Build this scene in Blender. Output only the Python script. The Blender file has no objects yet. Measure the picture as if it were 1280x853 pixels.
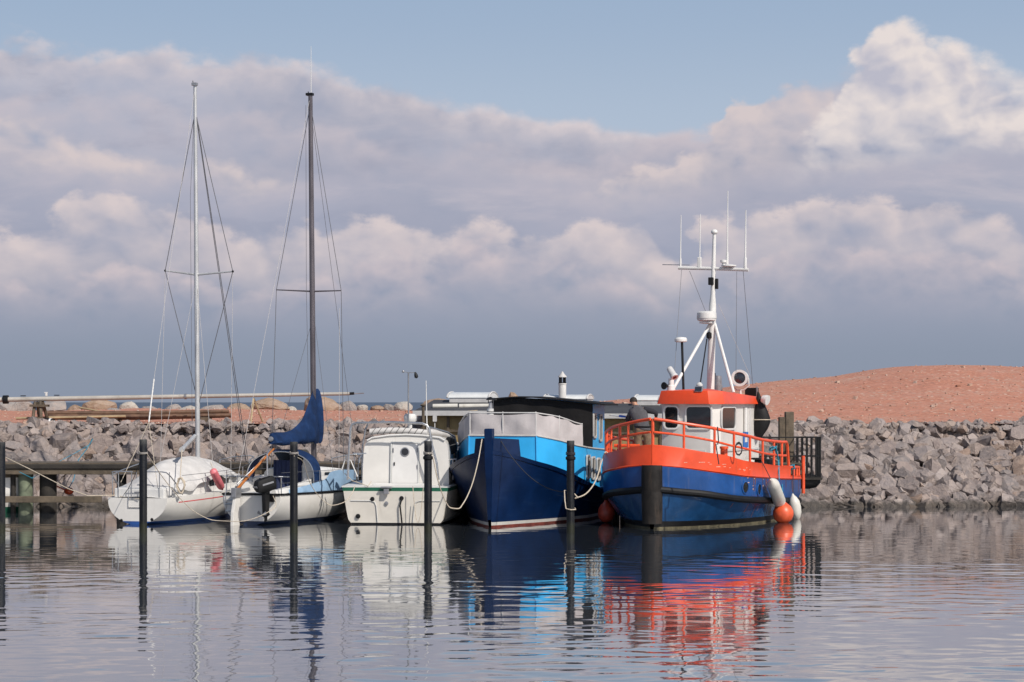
import bpy, bmesh, math, random
import numpy as np
from mathutils import Vector, Matrix

S = bpy.context.scene
COL = S.collection
random.seed(7)
R = math.radians
CAMZ, FPX, HOR = 3.3, 2600.0, 503.0      # eye height (m), focal length and horizon row of the 1280 px photograph

def lin(r, g, b):
    def f(c):
        c /= 255.0
        return c / 12.92 if c <= .04045 else ((c + .055) / 1.055) ** 2.4
    return (f(r), f(g), f(b))

def at(px, py, Y):
    """world point at distance Y seen at photo pixel"""
    return Vector(((px - 640) * Y / FPX, Y, CAMZ - (py - HOR) * Y / FPX))

# ------------------------------------------------------------------ node helper
class NX:
    def __init__(s, nt, sock): s.nt, s.s = nt, sock
    def _m(s, op, *a, clamp=False):
        n = s.nt.nodes.new('ShaderNodeMath'); n.operation = op; n.use_clamp = clamp
        for i, v in enumerate((s,) + a):
            if isinstance(v, NX): s.nt.links.new(v.s, n.inputs[i])
            else: n.inputs[i].default_value = v
        return NX(s.nt, n.outputs[0])
    def __add__(s, o): return s._m('ADD', o)
    def __sub__(s, o): return s._m('SUBTRACT', o)
    def __mul__(s, o): return s._m('MULTIPLY', o)
    def __truediv__(s, o): return s._m('DIVIDE', o)
    def clamp(s): return s._m('ADD', 0.0, clamp=True)
    def smooth(s, lo, hi):
        n = s.nt.nodes.new('ShaderNodeMapRange'); n.interpolation_type = 'SMOOTHSTEP'
        s.nt.links.new(s.s, n.inputs[0]); n.inputs[1].default_value = lo; n.inputs[2].default_value = hi
        return NX(s.nt, n.outputs[0])

def combine(nt, x, y, z):
    n = nt.nodes.new('ShaderNodeCombineXYZ')
    for i, v in enumerate((x, y, z)):
        if isinstance(v, NX): nt.links.new(v.s, n.inputs[i])
        else: n.inputs[i].default_value = v
    return NX(nt, n.outputs[0])

def noise(nt, vec, scale, detail=4, rough=.55, dist=0.0):
    n = nt.nodes.new('ShaderNodeTexNoise'); n.inputs['Scale'].default_value = scale
    n.inputs['Detail'].default_value = detail; n.inputs['Roughness'].default_value = rough
    n.inputs['Distortion'].default_value = dist
    if vec is not None: nt.links.new(vec.s, n.inputs['Vector'])
    return NX(nt, n.outputs['Fac'])

def mixc(nt, fac, a, b, blend='MIX'):
    n = nt.nodes.new('ShaderNodeMix'); n.data_type = 'RGBA'; n.blend_type = blend
    for sock, v in ((n.inputs[0], fac), (n.inputs[6], a), (n.inputs[7], b)):
        if isinstance(v, NX): nt.links.new(v.s, sock)
        elif isinstance(v, (int, float)): sock.default_value = v
        else: sock.default_value = (*v[:3], 1)
    return NX(nt, n.outputs[2])

def coords(nt, kind='Object', scale=(1, 1, 1)):
    t = nt.nodes.new('ShaderNodeTexCoord')
    m = nt.nodes.new('ShaderNodeMapping'); m.inputs['Scale'].default_value = scale
    nt.links.new(t.outputs[kind], m.inputs['Vector'])
    return NX(nt, m.outputs[0])

def mat(name, col, rough=.5, var=.18, scale=2.5, bump=0.0, bscale=30, metal=0.0, dirt=None, damt=.0, dscale=(3, 3, .8), spec=.5, coat=0.0):
    """painted or raw surface: base colour with uneven tone, optional dirt and wear streaks, fine bump"""
    m = bpy.data.materials.new(name); m.use_nodes = True
    nt = m.node_tree; b = nt.nodes['Principled BSDF']
    c = coords(nt)
    n1 = noise(nt, c, scale, 5, .6)
    lo = tuple(x * (1 - var) for x in col); hi = tuple(min(1, x * (1 + var)) for x in col)
    cc = mixc(nt, n1.smooth(.3, .7), lo, hi)
    if dirt:
        n2 = noise(nt, coords(nt, 'Object', dscale), 1.6, 6, .65)
        cc = mixc(nt, n2.smooth(.72 - damt * .35, .8) * min(1, damt * 1.4), cc, dirt)
    nt.links.new(cc.s, b.inputs['Base Color'])
    rr = n1 * .2 + (rough - .1)
    nt.links.new(rr.s, b.inputs['Roughness'])
    b.inputs['Metallic'].default_value = metal
    b.inputs['Specular IOR Level'].default_value = spec
    b.inputs['Coat Weight'].default_value = coat
    if bump:
        bn = nt.nodes.new('ShaderNodeBump'); bn.inputs['Strength'].default_value = bump; bn.inputs['Distance'].default_value = .02
        nt.links.new(noise(nt, c, bscale, 5, .6).s, bn.inputs['Height'])
        nt.links.new(bn.outputs[0], b.inputs['Normal'])
    return m

# ------------------------------------------------------------------ mesh builder
class MB:
    def __init__(s): s.v, s.f = [], []
    def add(s, vs, fs):
        o = len(s.v); s.v += [tuple(p) for p in vs]; s.f += [tuple(i + o for i in f) for f in fs]; return s
    def box(s, c, d, rz=0.0, rot=None):
        M = rot if rot is not None else Matrix.Rotation(rz, 3, 'Z')
        vs = [Vector(c) + M @ Vector((x * d[0] / 2, y * d[1] / 2, z * d[2] / 2)) for z in (-1, 1) for y in (-1, 1) for x in (-1, 1)]
        return s.add(vs, [(0, 2, 3, 1), (4, 5, 7, 6), (0, 1, 5, 4), (2, 6, 7, 3), (0, 4, 6, 2), (1, 3, 7, 5)])
    def tube(s, pts, r, n=8, caps=True, closed=False):
        pts = [Vector(p) for p in pts]; k = len(pts)
        rs = r if isinstance(r, (list, tuple)) else [r] * k
        T = []
        for i in range(k):
            a = pts[i - 1] if (i > 0 or closed) else pts[i]; b = pts[(i + 1) % k] if (i < k - 1 or closed) else pts[i]
            t = b - a; T.append(t.normalized() if t.length > 1e-9 else Vector((0, 0, 1)))
        u = T[0].orthogonal().normalized(); vs = []
        for i in range(k):
            u = (u - T[i] * u.dot(T[i]))
            u = u.normalized() if u.length > 1e-6 else T[i].orthogonal().normalized()
            w = T[i].cross(u)
            for j in range(n):
                a = 2 * math.pi * (j + .5) / n
                vs.append(pts[i] + (u * math.cos(a) + w * math.sin(a)) * rs[i])
        fs = []
        for i in range(k if closed else k - 1):
            i2 = (i + 1) % k
            for j in range(n):
                j2 = (j + 1) % n
                fs.append((i * n + j, i * n + j2, i2 * n + j2, i2 * n + j))
        if caps and not closed:
            fs.append(tuple(range(n - 1, -1, -1))); fs.append(tuple((k - 1) * n + j for j in range(n)))
        return s.add(vs, fs)
    def lathe(s, c, prof, n=20, axis=(0, 0, 1), sx=1.0):
        """prof: (radius, height along axis)"""
        ax = Vector(axis).normalized(); q = Vector((0, 0, 1)).rotation_difference(ax); c = Vector(c)
        vs = []
        for r, h in prof:
            for j in range(n):
                a = 2 * math.pi * j / n
                vs.append(c + q @ Vector((r * math.cos(a) * sx, r * math.sin(a), h)))
        fs = []
        for i in range(len(prof) - 1):
            for j in range(n):
                j2 = (j + 1) % n
                fs.append((i * n + j, i * n + j2, (i + 1) * n + j2, (i + 1) * n + j))
        fs.append(tuple(range(n - 1, -1, -1))); fs.append(tuple((len(prof) - 1) * n + j for j in range(n)))
        return s.add(vs, fs)
    def ball(s, c, r, sz=1.0, n=18, m=10):
        return s.lathe(c, [(max(1e-3, r * math.sin(math.pi * i / m)), -r * sz * math.cos(math.pi * i / m)) for i in range(m + 1)], n)
    def grid(s, P, wrap=False):
        a, b = len(P), len(P[0]); vs = [p for row in P for p in row]; fs = []
        for i in range(a - 1):
            for j in range(b if wrap else b - 1):
                j2 = (j + 1) % b
                fs.append((i * b + j, i * b + j2, (i + 1) * b + j2, (i + 1) * b + j))
        return s.add(vs, fs)
    def prism(s, poly, vec):
        k = len(poly); v = Vector(vec)
        vs = [Vector(p) for p in poly] + [Vector(p) + v for p in poly]
        fs = [tuple(range(k - 1, -1, -1)), tuple(range(k, 2 * k))] + [(i, (i + 1) % k, k + (i + 1) % k, k + i) for i in range(k)]
        return s.add(vs, fs)
    def ring(s, outer, inner, vec):
        k = len(outer); v = Vector(vec)
        vs = [Vector(p) for p in outer] + [Vector(p) for p in inner] + [Vector(p) + v for p in outer] + [Vector(p) + v for p in inner]
        fs = []
        for i in range(k):
            j = (i + 1) % k
            fs += [(i, j, k + j, k + i), (2 * k + i, 3 * k + i, 3 * k + j, 2 * k + j), (i, 2 * k + i, 2 * k + j, j), (k + i, k + j, 3 * k + j, 3 * k + i)]
        return s.add(vs, fs)
    def build(s, name, m, parent=None, smooth=35, bevel=0.0, weld=True):
        me = bpy.data.meshes.new(name); me.from_pydata([tuple(v) for v in s.v], [], s.f)
        bm = bmesh.new(); bm.from_mesh(me)
        if weld: bmesh.ops.remove_doubles(bm, verts=bm.verts, dist=2e-4)
        bmesh.ops.recalc_face_normals(bm, faces=bm.faces)
        if bevel:
            ed = [e for e in bm.edges if len(e.link_faces) == 2 and e.calc_face_angle(0) > R(40)]
            bmesh.ops.bevel(bm, geom=ed, offset=bevel, segments=2, affect='EDGES', profile=.6, clamp_overlap=True)
        bm.to_mesh(me); bm.free()
        if smooth:
            me.shade_smooth(); me.set_sharp_from_angle(angle=R(smooth))
        me.materials.append(m)
        o = bpy.data.objects.new(name, me); COL.objects.link(o)
        if parent: o.parent = parent
        return o

def tag(o, label, cat, group=None, kind=None):
    o['label'] = label; o['category'] = cat
    if group: o['group'] = group
    if kind: o['kind'] = kind
    return o

def structure(o):
    o['kind'] = 'structure'; return o

def thing(name, label, cat, loc=(0, 0, 0), rz=0.0, group=None):
    o = bpy.data.objects.new(name, None); COL.objects.link(o)
    o.location = loc; o.rotation_euler = (0, 0, rz); o.empty_display_size = .3
    return tag(o, label, cat, group)

def crv(pts):
    """monotone cubic through (x, y) points"""
    pts = sorted(pts); x = [p[0] for p in pts]; y = [p[1] for p in pts]; n = len(x)
    d = [(y[i + 1] - y[i]) / (x[i + 1] - x[i]) for i in range(n - 1)]
    m = [d[0]] + [0 if d[i - 1] * d[i] <= 0 else 2 * d[i - 1] * d[i] / (d[i - 1] + d[i]) for i in range(1, n - 1)] + [d[-1]]
    def f(t):
        if t <= x[0]: return y[0]
        if t >= x[-1]: return y[-1]
        i = max(k for k in range(n - 1) if x[k] <= t)
        h = x[i + 1] - x[i]; u = (t - x[i]) / h
        return (2*u**3 - 3*u*u + 1) * y[i] + (u**3 - 2*u*u + u) * h * m[i] + (-2*u**3 + 3*u*u) * y[i + 1] + (u**3 - u*u) * h * m[i + 1]
    return f

class Frame:
    """a boat's own frame: x to the boat's right-hand side in the photo, y along the boat away from the camera, z up"""
    def __init__(s, px, py, th):
        D = CAMZ * FPX / (py - HOR)
        s.o = Vector(((px - 640) * D / FPX, D, 0)); s.th = R(th)
        s.M = Matrix.Rotation(-s.th, 3, 'Z'); s.I = s.M.transposed()
        s.e = s.I @ (Vector((0, 0, CAMZ)) - s.o)
    def w(s, p): return s.o + s.M @ Vector(p)
    def px(s, p):
        q = s.w(p); return 640 + q.x / q.y * FPX
    def hit(s, px, py, **pl):
        d = s.I @ Vector(((px - 640) / FPX, 1, -(py - HOR) / FPX))
        k, v = list(pl.items())[0]; i = 'xyz'.index(k)
        t = (v - s.e[i]) / d[i]
        return s.e + d * t
    def side(s, bf, pts, L):
        """heights along the right-hand side whose half-breadth is bf(y): (px,py) list -> z(y)"""
        out = []
        for px, py in pts:
            ys = [L * i / 400 for i in range(401)]
            y = min(ys, key=lambda y: abs(s.px((bf(y), y, 1.5)) - px))
            q = s.w((bf(y), y, 0)); z = CAMZ - (py - HOR) * q.y / FPX
            if not out or y > out[-1][0] + .02: out.append((y, z))
        return crv(out) if len(out) > 1 else (lambda y: out[0][1])

def hull_band(mb, half, y0, y1, zlo, zhi, ns=40, nt=8, cap0=False, cap1=False, out=0.0, s0=0.0, s1=1.0):
    """skin between two height curves; half(s,z) half-breadth; y0(z), y1(z) ends; s runs along the hull"""
    rows = {1: [], -1: []}
    for i in range(ns + 1):
        s = s0 + (s1 - s0) * i / ns
        for sd in (1, -1):
            row = []
            for j in range(nt + 1):
                z = zlo(s) + (zhi(s) - zlo(s)) * j / nt
                y = y0(z) + s * (y1(z) - y0(z))
                row.append((sd * (max(0, half(s, z)) + out), y, z))
            rows[sd].append(row)
    for sd in (1, -1): mb.grid(rows[sd])
    for c, i in ((cap0, 0), (cap1, ns)):
        if c: mb.grid([rows[1][i], rows[-1][i]])
    return mb

def rrect(w, h, r, n=5):
    p = []
    for cx, cy, a0 in ((w/2 - r, h/2 - r, 0), (-w/2 + r, h/2 - r, 90), (-w/2 + r, -h/2 + r, 180), (w/2 - r, -h/2 + r, 270)):
        for i in range(n + 1):
            a = R(a0 + 90 * i / n); p.append((cx + r * math.cos(a), cy + r * math.sin(a)))
    return p

def on(c, ux, uy, poly, off=0.0):
    c, ux, uy = Vector(c), Vector(ux).normalized(), Vector(uy).normalized(); n = ux.cross(uy)
    return [c + ux * a + uy * b + n * off for a, b in poly]

def window(c, ux, uy, w, h, r, fw, parent, fm, gm, name='window', depth=.04):
    """a framed window on a wall: frame stands proud of the wall, the pane sits inside it"""
    n = Vector(ux).normalized().cross(Vector(uy).normalized())
    f = MB().ring(on(c, ux, uy, rrect(w + 2*fw, h + 2*fw, r + fw), .003), on(c, ux, uy, rrect(w, h, r), .003), n * depth).build(name, fm, parent)
    MB().prism(on(c, ux, uy, rrect(w - .004, h - .004, r), .004), n * .012).build('pane', gm, f)
    return f

def sag(p0, p1, drop, n=14):
    p0, p1 = Vector(p0), Vector(p1)
    return [p0.lerp(p1, i / n) - Vector((0, 0, drop * 4 * (i / n) * (1 - i / n))) for i in range(n + 1)]

def rope(pts, r, m, label, group='mooring ropes', name='mooring_rope'):
    return tag(MB().tube(pts, r, 6).build(name, m), label, 'rope', group)

# ------------------------------------------------------------------ materials
M = dict(
 white=mat('white_gelcoat', (.60, .58, .545), .35, .06, 1.5, dirt=(.38, .33, .26), damt=.35, dscale=(4, 4, .6)),
 cream=mat('cream_gelcoat', (.58, .545, .485), .4, .07, 1.5, dirt=(.3, .25, .18), damt=.4, dscale=(4, 4, .5)),
 whitepaint=mat('white_paint', (.60, .59, .57), .4, .05, 2, dirt=(.42, .35, .26), damt=.25),
 greywhite=mat('grey_white_panel', (.52, .52, .50), .4, .06, 2),  # slightly greyer white for decks, mouldings and trim
 tarp=mat('white_tarpaulin', (.50, .485, .47), .65, .09, 2.5, bump=1.0, bscale=4, spec=.25, dirt=(.40, .37, .33), damt=.3, dscale=(2, 2, 2)),
 orange=mat('orange_paint', (.64, .062, .016), .40, .13, 1.2, dirt=(.34, .07, .03), damt=.45, dscale=(5, 5, .5), spec=.4, bump=.2, bscale=2.2),
 orangerail=mat('orange_rail_paint', (.66, .075, .020), .4, .12, 6, dirt=(.3, .08, .04), damt=.3),
 blue=mat('blue_hull_paint', (.006, .058, .215), .34, .20, 1.2, dirt=(.085, .10, .17), damt=.5, dscale=(5, 5, .45), bump=.25, bscale=2.2),
 lowblue=mat('faded_lower_hull_paint', (.008, .05, .14), .22, .3, 1.4, dirt=(.035, .085, .13), damt=.6, dscale=(3, 3, .4), bump=.3, bscale=2.5),
 navy=mat('navy_hull_paint', (.0008, .0115, .050), .42, .25, 1.2, dirt=(.010, .028, .070), damt=.5, dscale=(1, 1, 7), bump=.25, bscale=3, spec=.22),
 navyseam=mat('worn_navy_seam', (.018, .038, .080), .5, .4, 3),
 sky=mat('light_blue_paint', (.03, .36, .72), .4, .08, 1.5, dirt=(.12, .42, .66), damt=.35, dscale=(4, 4, .6)),
 black=mat('black_rubber', (.007, .007, .008), .6, .3, 4, dirt=(.03, .027, .024), damt=.35, spec=.25),
 stemrubber=mat('weathered_stem_rubber', (.014, .012, .011), .7, .4, 3, dirt=(.06, .042, .03), damt=.55, dscale=(4, 4, .7), spec=.25, bump=.4, bscale=10),
 pole=mat('black_pile_coating', (.005, .006, .009), .5, .3, 2, dirt=(.045, .043, .040), damt=.62, dscale=(9, 9, .5), spec=.25, bump=.5, bscale=16),
 boot=mat('black_boot_paint', (.008, .008, .009), .5, .3, 4, dirt=(.04, .036, .024), damt=.4, dscale=(2, 2, 8), spec=.25),
 weed=mat('weathered_waterline', (.14, .12, .07), .8, .5, 5, dirt=(.03, .03, .02), damt=.7),
 bluestripe=mat('blue_boot_stripe', (.015, .06, .22), .4, .15, 3),
 navystripe=mat('dark_blue_boot_stripe', (.008, .02, .06), .4, .2, 3),
 whitestripe=mat('white_boot_stripe', (.46, .44, .41), .5, .1, 3, dirt=(.25, .2, .15), damt=.4),
 redbottom=mat('red_bottom_paint', (.16, .03, .02), .6, .4, 4, dirt=(.05, .03, .025), damt=.6),
 green=mat('green_stripe_paint', (.012, .10, .055), .4, .15, 3),
 red=mat('red_line_paint', (.55, .05, .06), .45, .1, 3),
 canvas=mat('grey_canvas', (.42, .39, .39), .85, .09, 2, bump=.5, bscale=5, dirt=(.34, .32, .31), damt=.15),
 rust=mat('rust_streak', (.17, .055, .02), .9, .4, 6),
 scuff=mat('scraped_paint', (.56, .34, .26), .8, .3, 20),
 darktarp=mat('black_tarpaulin', (.012, .011, .011), .7, .25, 2, bump=.5, bscale=4, spec=.2),
 navycloth=mat('navy_cloth', (.006, .014, .055), .75, .2, 3, bump=.5, bscale=6),
 blueclothsail=mat('blue_sail_cloth', (.006, .022, .072), .8, .28, 4, bump=1.0, bscale=5, spec=.2, dirt=(.03, .06, .14), damt=.4, dscale=(6, 6, 1)),
 paleblue=mat('pale_blue_cloth', (.22, .34, .48), .7, .10, 3, bump=.4, bscale=6),
 spar=mat('weathered_spar_aluminium', (.40, .375, .335), .5, .14, 1.2, metal=.1, dirt=(.2, .17, .13), damt=.5, dscale=(1, 3, 3)),
 alu=mat('mast_aluminium', (.50, .50, .50), .4, .10, 1.5, metal=.4),
 darkalu=mat('dark_anodised_mast', (.13, .115, .125), .32, .15, 1, metal=.5),
 steel=mat('stainless_tube', (.55, .55, .55), .25, .1, 6, metal=.85),
 wire=mat('rigging_wire', (.10, .10, .11), .5, .1, 6, metal=.2),
 palewire=mat('pale_halyard', (.42, .40, .39), .7, .1, 6),
 glass=mat('dark_window_glass', (.010, .012, .014), .10, .3, 3, spec=.9),
 ropem=mat('pale_rope', (.50, .43, .34), .9, .2, 30, bump=.6, bscale=120),
 greyrope=mat('grey_rope', (.26, .24, .22), .9, .2, 30),
 darkrope=mat('dark_rope', (.03, .03, .035), .9, .2, 30),
 bluerope=mat('teal_rope', (.02, .20, .30), .9, .2, 30),
 wood=mat('weathered_timber', (.095, .073, .05), .85, .35, 3, bump=.7, bscale=20, dirt=(.05, .045, .035), damt=.5, dscale=(.7, 6, 6)),
 darkwood=mat('dark_timber', (.022, .018, .014), .8, .4, 3, bump=.6, bscale=20),
 mosswood=mat('greenish_pile_timber', (.13, .15, .10), .85, .35, 3, bump=.6, bscale=14, dirt=(.03, .035, .02), damt=.5),
 varnish=mat('varnished_wood', (.36, .12, .025), .35, .2, 8),
 lightwood=mat('pale_plank', (.34, .26, .155), .8, .2, 4, bump=.4),
 brownwood=mat('brown_spar_wood', (.12, .065, .038), .6, .35, 3),
 roof=mat('dark_roofing_felt', (.045, .045, .05), .8, .2, 1.2, bump=.4, bscale=25, dirt=(.09, .085, .08), damt=.4),
 hutwall=mat('ochre_hut_boards', (.30, .22, .10), .8, .2, 2, bump=.3, dirt=(.14, .10, .05), damt=.5, dscale=(5, 5, .6)),
 gutter=mat('pale_eave_board', (.48, .47, .46), .6, .1, 3),
 skylight=mat('skylight_sheet', (.60, .61, .60), .3, .08, 2, spec=.6),
 brick=mat('skylight_end_board', (.42, .30, .24), .8, .2, 8),
 rubberwhite=mat('fender_white_vinyl', (.54, .52, .47), .45, .08, 4, dirt=(.3, .26, .2), damt=.5),
 fenderorange=mat('fender_orange_vinyl', (.62, .09, .03), .4, .15, 5, dirt=(.3, .07, .04), damt=.5),
 fenderred=mat('fender_red_vinyl', (.32, .04, .02), .45, .2, 5),
 pink=mat('faded_pink_vinyl', (.62, .16, .18), .5, .12, 5),
 chrome=mat('grey_metal', (.32, .32, .33), .35, .15, 5, metal=.6),
 lens=mat('lamp_lens', (.02, .02, .025), .1, .2, 4, spec=1),
 skin=mat('skin', (.42, .22, .14), .6, .06, 6),
 hair=mat('dark_hair', (.02, .014, .01), .8, .3, 30, bump=.4, bscale=80),
 sleeve=mat('dark_navy_sleeve', (.012, .012, .018), .85, .2, 12, bump=.3),
 vest=mat('charcoal_vest', (.065, .063, .07), .85, .2, 8, bump=.5, bscale=14),
 trousers=mat('khaki_trousers', (.16, .105, .065), .85, .3, 9, bump=.5, bscale=14, dirt=(.07, .045, .03), damt=.5),
 bluepaint=mat('bright_blue_plastic', (.02, .09, .42), .45, .15, 5),
 sign=mat('blue_sign_paint', (.03, .14, .42), .5, .1, 5),
)

# two-tone stones and gravel get their own node trees
def rock_mat(name, tones, moss=False):
    m = bpy.data.materials.new(name); m.use_nodes = True; nt = m.node_tree; b = nt.nodes['Principled BSDF']
    g = nt.nodes.new('ShaderNodeNewGeometry'); oi = nt.nodes.new('ShaderNodeObjectInfo')
    r = (NX(nt, g.outputs['Random Per Island']) + NX(nt, oi.outputs['Random']))._m('FRACT')
    cr = nt.nodes.new('ShaderNodeValToRGB'); nt.links.new(r.s, cr.inputs[0]); cr.color_ramp.interpolation = 'LINEAR'
    el = cr.color_ramp.elements
    while len(el) < len(tones): el.new(.5)
    for i, t in enumerate(tones): el[i].position = i / (len(tones) - 1); el[i].color = (*t, 1)
    c = coords(nt, 'Object')
    n1 = noise(nt, c, 2.2, 6, .65); n2 = noise(nt, c, 16, 5, .7); n3 = noise(nt, c, 60, 3, .7)
    cc = mixc(nt, n1.smooth(.4, .7) * .5, NX(nt, cr.outputs[0]), (.40, .32, .27))
    cc = mixc(nt, n2.smooth(.55, .75) * .4, cc, (.13, .11, .10))
    cc = mixc(nt, n3.smooth(.6, .75) * .5, cc, (.50, .45, .42))
    # wet, weedy band just above the water
    p = nt.nodes.new('ShaderNodeSeparateXYZ'); nt.links.new(g.outputs['Position'], p.inputs[0])
    wet = (NX(nt, p.outputs[2]) + (n1 - .5) * .5).smooth(.30, .08)
    cc = mixc(nt, wet * .75, cc, (.04, .036, .028))
    nt.links.new(cc.s, b.inputs['Base Color'])
    b.inputs['Roughness'].default_value = .9; b.inputs['Specular IOR Level'].default_value = .25
    bn = nt.nodes.new('ShaderNodeBump'); bn.inputs['Strength'].default_value = 1.0; bn.inputs['Distance'].default_value = .12
    nt.links.new((noise(nt, c, 3.2, 8, .68, .4)).s, bn.inputs['Height']); nt.links.new(bn.outputs[0], b.inputs['Normal'])
    return m
M['pebble'] = rock_mat('loose_stone', [(.42, .22, .15), (.50, .38, .30), (.30, .14, .09), (.55, .45, .38)])
M['rock'] = rock_mat('quarried_granite', [(.205, .172, .162), (.29, .25, .24), (.24, .195, .18), (.15, .135, .135), (.33, .285, .27), (.27, .195, .155)])
M['boulder_tan'] = rock_mat('tan_boulder_stone', [(.34, .25, .17), (.30, .21, .15)])
M['boulder_grey'] = rock_mat('grey_boulder_stone', [(.27, .25, .24), (.32, .29, .27)])
M['boulder_pale'] = rock_mat('pale_boulder_stone', [(.46, .43, .38), (.42, .39, .35)])

def pole_mat():
    m = M['pole']; nt = m.node_tree; b = nt.nodes['Principled BSDF']
    src = b.inputs['Base Color'].links[0].from_socket
    g = nt.nodes.new('ShaderNodeNewGeometry'); p = nt.nodes.new('ShaderNodeSeparateXYZ'); nt.links.new(g.outputs['Position'], p.inputs[0])
    z = NX(nt, p.outputs[2]) + (noise(nt, coords(nt), 9, 5, .7) - .5) * .35
    cc = mixc(nt, z.smooth(.34, .16) * .8, NX(nt, src), (.020, .022, .012))
    cc = mixc(nt, z.smooth(2.15, 2.40) * .5, cc, (.10, .10, .095))
    nt.links.new(cc.s, b.inputs['Base Color'])
pole_mat()
def gravel_mat():
    m = bpy.data.materials.new('red_gravel'); m.use_nodes = True; nt = m.node_tree; b = nt.nodes['Principled BSDF']
    c = coords(nt, 'Object')
    v = nt.nodes.new('ShaderNodeTexVoronoi'); v.inputs['Scale'].default_value = 9; nt.links.new(c.s, v.inputs['Vector'])
    sep = nt.nodes.new('ShaderNodeSeparateColor'); nt.links.new(v.outputs['Color'], sep.inputs[0])
    rnd = NX(nt, sep.outputs[0]); r2 = NX(nt, sep.outputs[1])
    big = noise(nt, coords(nt, 'Object', (.12, .3, .4)), 1.4, 6, .65)
    med = noise(nt, c, .9, 5, .6)
    cc = mixc(nt, rnd, (.33, .132, .080), (.50, .218, .140))
    cc = mixc(nt, med.smooth(.35, .7) * .45, cc, (.44, .21, .155))
    grey = (big + (r2 - .5) * .5).smooth(.56, .80)
    cc = mixc(nt, grey * .5, cc, (.42, .32, .25))
    v2 = nt.nodes.new('ShaderNodeTexVoronoi'); v2.inputs['Scale'].default_value = 4.2; nt.links.new(c.s, v2.inputs['Vector'])
    sp = nt.nodes.new('ShaderNodeSeparateColor'); nt.links.new(v2.outputs['Color'], sp.inputs[0])
    stone = (NX(nt, v2.outputs['Distance'])).smooth(.34, .22) * NX(nt, sp.outputs[0]).smooth(.80, .84)
    cc = mixc(nt, stone * .6, cc, (.62, .52, .42))
    dk = NX(nt, v2.outputs['Distance']).smooth(.36, .24) * NX(nt, sp.outputs[1]).smooth(.86, .9)
    cc = mixc(nt, dk * .6, cc, (.16, .09, .07))
    nt.links.new(cc.s, b.inputs['Base Color']); b.inputs['Roughness'].default_value = .95
    bn = nt.nodes.new('ShaderNodeBump'); bn.inputs['Strength'].default_value = .8; bn.inputs['Distance'].default_value = .08
    h = noise(nt, c, 2.5, 8, .75)
    nt.links.new(h.s, bn.inputs['Height']); nt.links.new(bn.outputs[0], b.inputs['Normal'])
    return m
M['gravel'] = gravel_mat()
M['soil'] = mat('dark_bank_soil', (.06, .052, .046), .95, .4, 3, bump=.8, bscale=8)

# ------------------------------------------------------------------ camera, sun, sky
cam = bpy.data.objects.new('camera', bpy.data.cameras.new('camera')); COL.objects.link(cam)
cam.location = (0, 0, CAMZ); cam.rotation_euler = (R(90), 0, 0)
cam.data.sensor_width = 36; cam.data.lens = 36 * FPX / 1280; cam.data.shift_y = (HOR - 426.5) / 1280
cam.data.clip_start = .5; cam.data.clip_end = 60000
S.camera = cam

SUN_AZ, SUN_EL = R(38), R(42)           # sun behind the camera's right shoulder
sd = Vector((math.sin(SUN_AZ) * math.cos(SUN_EL), -math.cos(SUN_AZ) * math.cos(SUN_EL), math.sin(SUN_EL)))
sun = bpy.data.objects.new('sun', bpy.data.lights.new('sun', 'SUN')); COL.objects.link(sun)
sun.data.energy = 4.7; sun.data.angle = R(.5); sun.data.color = (1, .94, .86)
sun.rotation_euler = sd.to_track_quat('Z', 'Y').to_euler()
sun.location = sd * 60

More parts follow.
